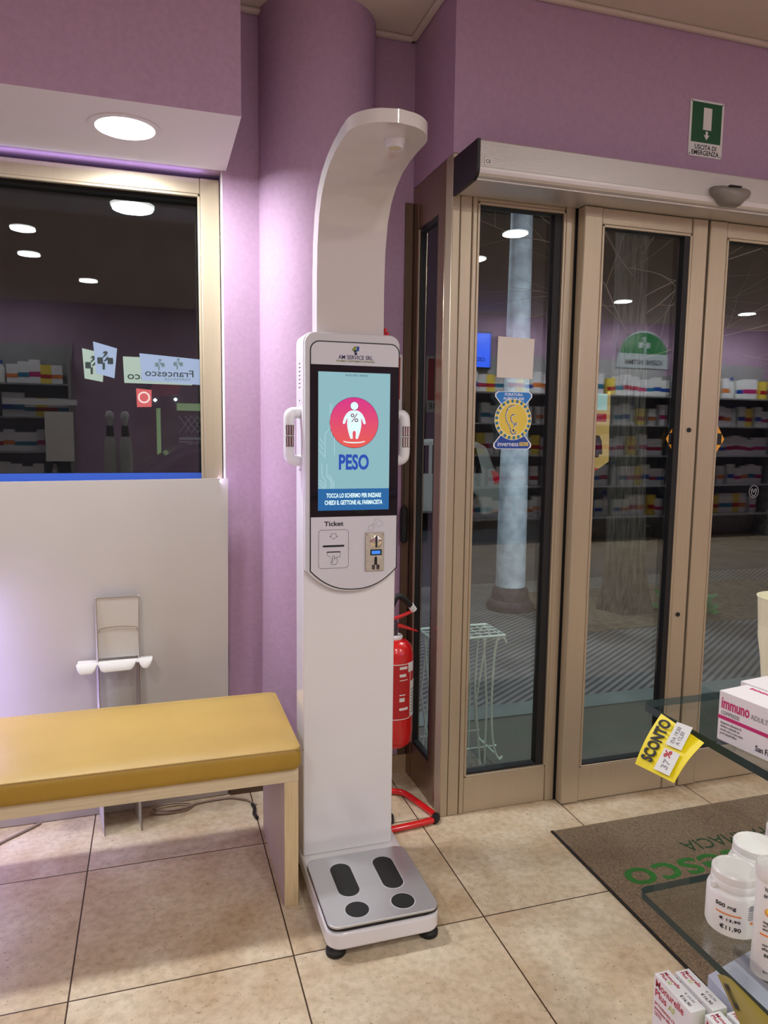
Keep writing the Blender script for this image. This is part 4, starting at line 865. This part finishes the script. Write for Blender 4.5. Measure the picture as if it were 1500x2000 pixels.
# cystitis boxes and white display box
def monu(x, y, lab, n_=0, L=.076, Wd=.0245, ztop=.720):
    z = .6012; H = ztop-z; t = thing('medicine_box', (x, y, z), lab, 'box', 'cystitis boxes at the lower right corner')
    cb = MB().box((x, y-L, z), (x+Wd, y, ztop)); cb.m = [0, 0, 0, 0, 1, 0]; cb.build('carton', ['white_carton', 'lime'], t, bevel=.0008)
    text('Monurelle\nPlus', (x+Wd*.52, y-L*.04, ztop+.0002), -Y, X, .030, .013, 'crimson', t, bold=.015, align='L', d=.0003) if False else None
    m = text('Monurelle', (x+Wd*.50, y-.004, ztop), -Y, X, .031, .0058, 'crimson', t, bold=.012, align='L', d=.0003)
    text('Plus', (x+Wd*.22, y-.004, ztop), -Y, X, .013, .0056, 'crimson', t, bold=.012, align='L', d=.0003)
    text('AF', (x+Wd*.22, y-.019, ztop), -Y, X, .007, .0050, 'lime', t, align='L', d=.0003)
    text('\u20ac16,90', (x+Wd*.18, y-.046, ztop), -Y, X, .020, .0060, 'ink', t, align='L', d=.0003); text('\u20ac 20,90', (x+Wd*.58, y-.044, ztop), -Y, X, .019, .0045, 'greyink', t, align='L', d=.0003)
    text('Monurelle', (x, y-.004, ztop-.017), -Y, Z, .058, .0115, 'crimson', t, bold=.014, align='L', d=.0003)
    text('Plus', (x, y-.004, ztop-.031), -Y, Z, .024, .0110, 'crimson', t, bold=.014, align='L', d=.0003); text('AF', (x, y-.032, ztop-.031), -Y, Z, .014, .0090, 'lime', t, align='L', d=.0003)
    text('per il trattamento e la\nprevenzione della\nCISTITE', (x, y-.004, ztop-.060), -Y, Z, .042, .022, 'crimson', t, align='L', d=.0003)
    MB().ext([(.012*math.cos(a), .022*math.sin(a)) for a in [2*PI*i/24 for i in range(24)]], (x, y-.030, ztop-.085), -Y, Z, (-.0004, 0, 0)).build('leaf_drawing', 'lime', t, smooth=False)
monu(.6790, .8170, 'cystitis box standing front left at the bottom corner, large crimson lettering on its face')
monu(.7095, .8110, 'cystitis box just right of the front left one')
monu(.6950, .7330, 'nearer cystitis box at the bottom edge below the front left one')
monu(.7250, .7270, 'nearer cystitis box at the bottom edge, right of its twin')
db = MB(); c0 = Vector((.727, .798, 0)); dx = Vector((.973, .23, 0)); dy = Vector((-.10, -.99, 0))
db.ext([(0, 0), (.26, 0), (.26, .20), (0, .20)], c0+dx*.040+Vector((0, 0, .608)), dx, dy, (0, 0, .097))
tag(db.build('display_carton', 'lilac', smooth=False, bevel=.001), 'plain lilac white carton behind the cystitis boxes under the lower shelf', 'carton')
# ---------------------------------------------------------------- outdoors
st(MB().box((-6, 2.576, -.14), (12, 3.36, -.004)).build('floor_porch', 'porch', smooth=False))
st(MB().box((1.13, 3.36, -.14), (12, 3.52, .004)).build('trim_5', 'marble', smooth=False))
st(MB().box((-6, 3.53, -.16), (14, 6.6, -.02)).build('ground_pavement', 'ridged', smooth=False))
st(MB().box((-30, 6.6, -.3), (40, 13.9, -.12)).build('ground_street', 'asphalt', smooth=False))
st(MB().box((3.1, 4.75, -.03), (6.0, 6.1, -.012)).build('ground_tree_bed', 'soil', smooth=False))
# lamp post
LP = thing('street_lamp_post', (2.94, 5.62, -.02), 'pale grey peeling street lamp post on a dark round foot outside the fixed panel', 'lamp post')
MB().lathe([(.128, .12), (.122, 1.0), (.116, 1.38), (.110, 1.39), (.092, 3.0), (.080, 4.2), (.075, 4.6)], (2.92, 5.6, 0), 36).build('shaft', 'pole', LP)
MB().lathe([(.20, -.02), (.205, .02), (.19, .05), (.165, .07), (.16, .11), (.15, .16), (.128, .18)], (2.92, 5.6, 0), 36).build('foot', 'iron', LP)
MB().lathe([(.03, 4.6), (.16, 4.7), (.18, 4.95), (.05, 5.1)], (2.92, 5.6, 0), 24).build('lantern', 'iron', LP)
# tree
random.seed(3)
TR = thing('street_tree', (3.87, 5.3, -.02), 'rough barked street tree with bare twigs outside the left sliding door', 'tree')
rings = 26; n = 30; vs = []; ff = []
for i in range(rings):
    z = -.02+i*.14; r = .155-.010*z+.075*math.exp(-max(z, 0)*5)
    for k in range(n):
        a = 2*PI*k/n; rr = r*(1+.09*math.sin(5*a+.8*z)+.05*math.sin(11*a-1.5*z)+.02*random.uniform(-1, 1)); vs.append((3.87+rr*math.cos(a)-.03*z, 5.3+rr*math.sin(a), z))
for i in range(rings-1):
    for k in range(n): ff.append((i*n+k, i*n+(k+1) % n, (i+1)*n+(k+1) % n, (i+1)*n+k))
MB().add(vs, ff).build('trunk', 'bark', TR)
tw = MB()
def branch(p, d, L, r, depth):
    pts = [p.copy()]; q = p.copy(); dd = d.copy()
    for k in range(7):
        dd = (dd+Vector((random.uniform(-.18, .18), random.uniform(-.18, .18), random.uniform(-.12, .10)))).normalized(); q = q+dd*L/7; pts.append(q.copy())
        if depth > 0 and random.random() < .62:
            branch(q, (dd+Vector((random.uniform(-.8, .8), random.uniform(-.8, .8), random.uniform(-.5, .5)))).normalized(), L*.6, r*.5, depth-1)
    tw.tube(pts, r, 4, r2=r*.35)
for k in range(9):
    a = random.uniform(PI*.9, PI*1.9); branch(Vector((3.80, 5.25, 2.1+.16*k)), Vector((math.cos(a), math.sin(a)*.8, random.uniform(.05, .6))).normalized(), 1.5, .0055, 2)
tw.build('branches', 'twig', TR, smooth=False)['kind'] = 'stuff'
# shrub at the tree foot
def shrub(x, y, z, R, n, lab):
    m = MB()
    for k in range(n):
        a = random.uniform(0, 2*PI); e = random.uniform(.2, 1.4); L = R*random.uniform(.5, 1); d = Vector((math.cos(a)*math.cos(e), math.sin(a)*math.cos(e), math.sin(e))); p = Vector((x, y, z))+d*L*random.uniform(.3, 1)
        s = d.orthogonal().normalized()*.018; m.add([p-s, p+d*.05-s*.1, p+s, p-d*.05], [(0, 1, 2, 3)])
    return tag(m.build('weed_clump', 'leaf', smooth=False), lab, 'plant')
shrub(4.30, 5.05, -.02, .30, 500, 'green weed clump growing at the right of the tree foot')
# white wire plant stand just outside the glass
WS = thing('wire_plant_stand', (1.30, 2.95, 0), 'white wire plant stand outside behind the fixed glass panel', 'plant stand')
rim = [(1.13, 2.86, .60), (1.475, 2.865, .60), (1.475, 3.06, .60), (1.13, 3.06, .60)]
m_ = MB().tube(rim, .006, 8, close=True)
for k in range(8): x = 1.14+k*.045; m_.tube([(x, 2.862, .603), (x, 3.06, .603)], .0022, 6)
for k in range(4): y = 2.90+k*.045; m_.tube([(1.13, y, .606), (1.475, y, .606)], .0022, 6)
m_.build('top_grid', 'wire', WS)
for yy in (2.87, 3.05):
    lg = MB()
    lg.tube(smooth_path([(1.485, yy, .565), (1.475, yy, .585), (1.455, yy, .592), (1.437, yy, .575), (1.428, yy, .50), (1.420, yy, .30), (1.428, yy, .14), (1.447, yy, .05), (1.470, yy, .018), (1.482, yy, .035)]), .0055, 8)
    lg.build('leg', 'wire', WS)
    lg = MB().tube([(1.375, yy, .59), (1.375+.022, yy, .30), (1.395, yy, .01)], .005, 8).tube([(1.385, yy, .59), (1.345, yy, .30), (1.372, yy, .01)], .005, 8); lg.build('leg', 'wire', WS)
    lg = MB().tube([(1.16, yy, .59), (1.19, yy, .30), (1.16, yy, .01)], .005, 8).tube([(1.18, yy, .59), (1.15, yy, .30), (1.20, yy, .01)], .005, 8); lg.build('leg', 'wire', WS)
MB().tube([(1.15, 2.87, .09), (1.45, 2.87, .09)], .004, 6).tube([(1.15, 3.05, .09), (1.45, 3.05, .09)], .004, 6).tube([(1.447, 2.87, .05), (1.447, 3.05, .05)], .004, 6).build('brace', 'wire', WS)
# cars
def make_car(x0, yc, face, paint, lab, L=3.9, W=1.65):
    t = thing('parked_car', (x0-L/2*face, yc, -.12), lab, 'car'); g = -.12
    side = [(0, .35), (.02, .62), (.06, .80), (.12, .92), (.32, 1.38), (.50, 1.46), (1.3, 1.50), (2.0, 1.44), (2.75, .98), (3.6, .84), (3.88, .66), (3.9, .34), (3.52, .24)]
    for xa in (3.05, .72):
        side += [(xa+.36*math.cos(a), .30+.36*math.sin(a)) for a in [PI*i/12 for i in range(13)]]
    side += [(.36, .24), (.05, .26)]
    MB().ext([(p[0]*L/3.9, p[1]) for p in side], (x0, yc-W/2, g), Vector((-face, 0, 0)), Z, (0, W, 0)).build('body', paint, t, bevel=.05, seg=3)
    for s in (-1, 1):
        MB().ext([(.40, .95), (.52, 1.36), (1.28, 1.40), (1.28, .95)], (x0, yc+s*(W/2+.004), g), Vector((-face, 0, 0)), Z, (0, -s*.01, 0)).build('side_window', 'car_glass', t, smooth=False)
        MB().ext([(1.34, .95), (1.34, 1.40), (1.95, 1.36), (2.55, .95)], (x0, yc+s*(W/2+.004), g), Vector((-face, 0, 0)), Z, (0, -s*.01, 0)).build('side_window', 'car_glass', t, smooth=False)
        MB().ext([(.07, .80), (.12, .97), (.24, .99), (.17, .76)], (x0, yc+s*(W/2+.006), g), Vector((-face, 0, 0)), Z, (0, -s*.02, 0)).build('tail_lamp', 'tailred', t, smooth=False)
        for xa in (3.05, .72):
            cx = x0-face*xa; cy = yc+s*(W/2-.09)
            wh = MB().lathe([(.30, -.10), (.305, -.07), (.305, .07), (.30, .10)], (cx, cy, g+.31), 40, axis=1).build('wheel', 'rubber', t)
            MB().lathe([(.215, 0), (.215, .012), (.185, .014), (.185, 0)], (cx, cy+s*.10, g+.31), 40, axis=1).build('rim', 'chrome', wh)
            sp = MB()
            for k in range(7):
                a = 2*PI*k/7; ca_, sa_ = math.cos(a), math.sin(a)
                sp.ext([(.02*-sa_, .02*ca_), (.195*ca_-.016*sa_, .195*sa_+.016*ca_), (.195*ca_+.016*sa_, .195*sa_-.016*ca_), (.02*sa_, -.02*ca_)], (cx, cy+s*.10, g+.31), X, Z, (0, s*.014, 0))
            sp.build('spokes', 'chrome', wh, smooth=False)
    return t
make_car(5.52, 11.75, 1, 'car_white', 'pale hatchback, its rear wheel and red tail lamp seen through the fixed panel')
make_car(2.30, 8.9, 1, 'car_dark', 'dark car roofline passing low outside the left window')
make_car(9.6, 9.6, 1, 'car_dark', 'dark car seen low through the left sliding door')
# opposite side of the street
fa = MB().box((-20, 14, -.3), (30, 14.3, 7)); st(fa.build('wall_opposite', 'facade', smooth=False))
RS = thing('roller_shutter', (1.1, 13.9, 0), 'closed roller shutter with diamond grille across the street', 'shutter')
sl = MB()
for k in range(18): sl.box((.45, 13.92, .1+k*.07), (2.1, 13.96, .145+k*.07))
sl.build('slats', 'shelf_grey', RS, smooth=False)
gr = MB()
for k in range(16):
    x = .45+k*.11
    gr.tube([(x, 13.9, 1.42), (x+.22, 13.9, 1.72)], .008, 4).tube([(x+.22, 13.9, 1.42), (x, 13.9, 1.72)], .008, 4)
gr.build('grille', 'shelf_grey', RS, smooth=False)
tag(MB().box((.10, 13.6, .1), (.13, 13.98, 1.85)).box((.06, 13.9, .1), (.10, 13.98, 1.85)).build('lit_pilaster', 'glow_green', smooth=False), 'green lit pilaster edge across the street', 'pilaster')
tag(MB().ext([(-.05, 2.02), (.44, 2.10), (.50, 2.55), (.10, 2.6)], (0, 13.2, 0), X, Z, (0, .8, 0)).build('awning', 'dark_red', smooth=False), 'dark red awning across the street left of the shutter', 'awning')
tag(MB().box((.42, 13.9, 1.82), (2.1, 13.98, 1.95)).build('lit_fascia', 'glow_green', smooth=False), 'pale green lit strip above the roller shutter', 'fascia')
for x, z, lb in ((.045, 2.00, 'small bright lamp left of the red awning'), (.40, 2.02, 'small bright lamp at the right tip of the red awning')):
    tag(MB().lathe([(.004, -.03), (.03, -.01), (.03, .01), (.004, .03)], (x, 13.97, z), 14).build('street_bulb', 'spark'), lb, 'lamp')
SH = thing('lit_shop_window', (8.9, 13.9, 0), 'bright red and yellow shop window across the street behind the tree', 'shop window')
MB().box((8.3, 13.9, .2), (9.6, 13.98, 2.2)).build('backdrop', 'glow_yellow', SH, smooth=False)
MB().box((8.3, 13.85, 1.75), (9.6, 13.9, 1.92)).build('red_band', 'glow_red', SH, smooth=False)
MB().box((8.3, 13.85, 2.0), (9.6, 13.9, 2.35)).build('top_sign', 'glow_cyan', SH, smooth=False)
MB().box((9.42, 13.7, -.1), (9.5, 13.85, 2.4)).build('mullion', 'glow_yellow', SH, smooth=False)
for k, (x, z, m, lb) in enumerate(((8.58, 1.25, 'glow_red', 'red jacket hanging upper left in the lit shop window'), (9.06, 1.2, 'dark_red', 'dark red jacket hanging upper right in the lit shop window'), (8.58, .55, 'cream', 'cream jumper hanging lower left in the lit shop window'), (9.06, .5, 'glow_red', 'red jumper hanging lower right in the lit shop window'))):
    g = [(-.07, .22), (.07, .22), (.17, .14), (.20, -.15), (.13, -.16), (.11, .05), (.11, -.22), (-.11, -.22), (-.11, .05), (-.13, -.16), (-.20, -.15), (-.17, .14)]
    tag(MB().ext(g, (x, 13.7, z), X, Z, (0, .06, 0)).build('hanging_garment', m, smooth=False, bevel=.015), lb, 'garment', 'garments in the lit shop window')
# glowing sheets added outside the left window, standing in for mirrored signs
def pharmacy_cross(O, ux, uy, n, s, m, parent):
    mb = MB(); O = Vector(O)
    for sg in (-1, 1): mb.ext(rrect(.30*s, .36*s, .06*s, 4, sg*.27*s, -.02*s), O, ux, uy, Vector(n)*.0004)
    mb.ext([(-.14*s, .36*s), (-.06*s, .50*s), (.10*s, .52*s), (.15*s, .40*s), (.02*s, .24*s), (-.13*s, .12*s), (-.13*s, .20*s), (-.03*s, .32*s), (-.02*s, .40*s)], O, ux, uy, Vector(n)*.0006)
    mb.ext([(.15*s, .28*s), (.14*s, .06*s), (.02*s, -.04*s), (-.10*s, -.06*s), (.04*s, .12*s)], O, ux, uy, Vector(n)*.0006)
    mb.ext([(-.15*s, -.14*s), (-.02*s, -.12*s), (-.03*s, -.5*s), (-.15*s, -.52*s)], O, ux, uy, Vector(n)*.0006)
    mb.build('cross_emblem', m, parent, smooth=False)
def sheet(P4, y, m, lab):
    t = thing('mirrored_sign_sheet', (P4[0][0], y, P4[3][1]), lab, 'sign')
    MB().ext(P4, (0, y, 0), X, Z, (0, .0015, 0)).build('panel', m, t, smooth=False)
    return t
s1 = sheet([(-.2545, 1.8018), (-.1735, 1.7844), (-.1832, 1.6755), (-.2487, 1.6870)], 3.0825, 'sheet_green', 'greenish glowing sheet standing in for a mirrored cross sign, left of the overlapping pair')
pharmacy_cross((-.2160, 3.0822, 1.739), X, Z, (0, -1, 0), .069, 'sheet_ink', s1)
s2 = sheet([(-.2140, 1.8287), (-.1272, 1.8056), (-.1398, 1.6909), (-.2063, 1.7082)], 3.0780, 'sheet_blue', 'bluish glowing sheet for the doubled image of the cross sign, overlapping the greenish one')
pharmacy_cross((-.1716, 3.0776, 1.758), X, Z, (0, -1, 0), .069, 'sheet_ink', s2)
s3 = sheet([(-.1070, 1.7767), (.1552, 1.7747), (.1542, 1.6726), (-.1041, 1.6745)], 3.0825, 'sheet_green', 'long greenish glowing sheet standing in for the mirrored pharmacy sign low in the window')
text('San Francesco', (.053, 3.0822, 1.704), -X, Z, .290, .030, 'sheet_ink', s3, bold=.01, d=.0003)
s4 = sheet([(-.0453, 1.7911), (.1865, 1.7758), (.1855, 1.6745), (-.0386, 1.6861)], 3.0780, 'sheet_blue', 'long bluish glowing sheet for the doubled pharmacy sign image, overlapping the greenish one')
text('Francesco', (.067, 3.0776, 1.717), -X, Z, .185, .027, 'sheet_ink', s4, bold=.006, d=.0003)
text('FARMACIA', (.096, 3.0776, 1.694), -X, Z, .100, .010, 'sheet_ink2', s4, d=.0003)
pharmacy_cross((.101, 3.0776, 1.755), X, Z, (0, -1, 0), .043, 'sheet_ink2', s4); pharmacy_cross((.031, 3.0776, 1.750), X, Z, (0, -1, 0), .043, 'sheet_ink2', s4)
s5 = sheet([(-.0607, 1.6542), (-.0029, 1.6494), (-.0039, 1.5829), (-.0588, 1.5810)], 3.0780, 'sheet_red', 'small red glowing sheet with a pale ring, standing in for a mirrored sign')
MB().ext(circ(.023, 30), (-.0318, 3.0776, 1.6195), X, Z, (0, -.0003, 0)).build('pale_ring', 'sheet_pale', s5, smooth=False)
MB().ext(circ(.0165, 30), (-.0318, 3.0772, 1.6195), X, Z, (0, -.0003, 0)).build('red_centre', 'sheet_red', s5, smooth=False)
tag(MB().box((-1.86, 3.045, 1.20), (.183, 3.0505, 1.322)).build('blue_window_strip', 'blue_strip', smooth=False), 'flat blue strip along the glass just above the cardboard panel', 'strip')

# ---------------------------------------------------------------- rear of the shop, seen only mirrored in the glass
def shelf_unit(x0, x1, levels, lab):
    t = thing('rear_shelving', ((x0+x1)/2, YB+.2, 0), lab, 'shelving')
    MB().box((x0, YB+.01, 0), (x1, YB+.03, levels[-1]+.5)).build('back_panel', 'shelf_grey', t, smooth=False)
    for xx in (x0, x1-.03): MB().box((xx, YB+.03, 0), (xx+.03, YB+.36, levels[-1]+.3)).build('side_panel', 'shelf_grey', t, smooth=False)
    for z in levels: MB().box((x0+.03, YB+.03, z-.02), (x1-.03, YB+.36, z)).build('shelf_board', 'shelf_grey', t, smooth=False)
    return t
U = [(5.6, 7.0, 'grey shelving of cartons on the rear wall under the green sign'), (7.4, 8.8, 'grey shelving at the far right of the rear wall'), (3.9, 5.3, 'grey shelving below the blue screen on the rear wall'), (-2.4, -.95, 'grey shelving at the left of the rear wall')]
LV = [.35, .78, 1.20, 1.62, 2.02]
for a, b, l in U:
    shelf_unit(a, b, LV, l); area('added_shelf_light', ((a+b)/2, -3.3, 2.9), 1.3, 11 if a < 0 else 40, WARM, (math.radians(-22), 0, 0), .1, 'RECTANGLE')  # unseen lights added to brighten the shelving for its reflection
cols = [('white_carton', 'magenta'), ('white_carton', 'st_teal'), ('white_carton', 'crimson'), ('white_carton', 'orange'), ('signwhite', 'st_blue2'), ('st_yellow', 'red_print')]
protos = []
for k, (a, b) in enumerate(cols):
    t = thing('product_carton', (0, -3.8, 0), 'small printed carton among those on the rear wall shelving', 'carton', 'cartons on the rear shelving')
    MB().box((-.055, -3.85, 0), (.055, -3.76, .17)).build('box', a, t, smooth=False); MB().box((-.056, -3.762, .05), (.056, -3.758, .085)).build('band', b, t, smooth=False)
    protos.append(t)
bp = thing('product_bottle', (0, -3.8, 0), 'small white bottle among those on the rear wall shelving', 'bottle', 'bottles on the rear shelving')
MB().lathe([(.035, 0), (.035, .13), (.015, .155), (.015, .17)], (0, -3.8, 0), 16).build('body', 'white_plastic', bp); MB().lathe([(.018, .17), (.018, .20)], (0, -3.8, 0), 16).build('cap', 'st_blue2', bp)
used = set(); random.seed(11)
ORD = ['first', 'second', 'third', 'fourth', 'fifth', 'sixth', 'seventh', 'eighth', 'ninth', 'tenth', 'eleventh', 'twelfth']
BAND = ['magenta', 'teal', 'crimson', 'orange', 'blue', 'yellow and red']
UN = ['under green sign', 'farthest right unit', 'below blue screen', 'left rear unit']
for ui, (a, b, l) in enumerate(U):
    for li, z in enumerate(LV):
        x = a+.10; ix = 0
        while x < b-.09:
            k = random.randrange(7); src = bp if k == 6 else protos[k]
            if src.name in used:
                o = src.copy(); COL.objects.link(o)
                for c in src.children: d = c.copy(); COL.objects.link(d); d.parent = o
            else: o = src; used.add(src.name)
            o['label'] = ('small white bottle' if k == 6 else ('yellow carton with red band' if k == 5 else 'white carton with '+BAND[k]+' band'))+', '+ORD[ix]+' from left, '+ORD[li]+' shelf up, '+UN[ui]; ix += 1
            o.location = (x, -3.83, z+.0005); x += .125+random.choice((0, 0, 0, .06)); o.scale = (1.12, 1, random.choice((1.35, 1.55, 1.7)))
SN = thing('department_sign', (6.6, -3.95, 2.5), 'arched green and white intimate hygiene sign above the rear shelving', 'sign')
arch = [(-.42, 0), (.42, 0)]+[(.42*math.cos(a), .06+.46*math.sin(a)) for a in [PI*i/20 for i in range(21)]]
MB().ext(arch, (6.62, -3.965, 2.42), X, Z, (0, .015, 0)).build('white_plate', 'shop_white', SN, smooth=False)
MB().ext([(.39*math.cos(a), .20+.29*math.sin(a)) for a in [PI*i/20 for i in range(21)]], (6.62, -3.949, 2.42), X, Z, (0, .006, 0)).build('green_arch', 'shop_green', SN, smooth=False)
text('IGIENE INTIMA', (6.62, -3.948, 2.50), -X, Z, .62, .07, 'ink', SN, bold=.01, d=.002)
pharmacy_cross((6.62, -3.942, 2.74), -X, Z, (0, 1, 0), .22, 'shop_white', SN)
TV = thing('wall_screen', (4.12, -3.9, 2.3), 'bright blue advertising screen on the rear wall, mirrored in the fixed panel', 'screen')
MB().box((3.70, -3.97, 2.33), (4.30, -3.90, 2.81)).build('casing', 'black', TV, smooth=False)
MB().box((3.72, -3.90, 2.35), (4.28, -3.893, 2.79)).build('display', 'scr_tv', TV, smooth=False)
text('CICAPLAST', (4.02, -3.892, 2.45), -X, Z, .36, .05, 'scr_tvtext', TV, bold=.01, d=.002)

PO = thing('wall_poster', (-1.09, -3.6, 1.08), 'pale poster hanging in front of the left rear shelving', 'poster')
MB().box((-1.25, -3.60, 1.08), (-.93, -3.595, 1.68)).build('sheet', 'paper', PO, smooth=False)
MB().box((-1.70, -3.61, 1.76), (-.88, -3.58, 1.83)).build('hanging_rail', 'white_paint', PO, smooth=False)
for q_, (x_, lb) in enumerate(((-.362, 'added draped figure standing in for a mirrored dispenser, left of its twin'), (-.236, 'added draped figure for the doubled image of that dispenser, right of its twin'))):
    DB = thing('dispenser_stand_in', (x_, -.75, 0), lb, 'bust', 'draped dispenser stand-ins')  # one dispenser's doubled reflection, added as two stand-in figures
    MB().lathe([(.010, 1.50), (.018, 1.52), (.024, 1.56), (.036, 1.585), (.037, 1.61), (.030, 1.632), (.012, 1.643)], (x_, -.75, 0), 24).build('head', 'white_plastic', DB)
    MB().lathe([(.034, 1.41), (.030, 1.50), (.024, 1.515)], (x_, -.75, 0), 24).build('collar', 'iron', DB)
    MB().lathe([(.060, 0), (.058, 1.0), (.056, 1.30), (.048, 1.38), (.034, 1.42)], (x_, -.75, 0), 24).build('drape', 'card', DB)
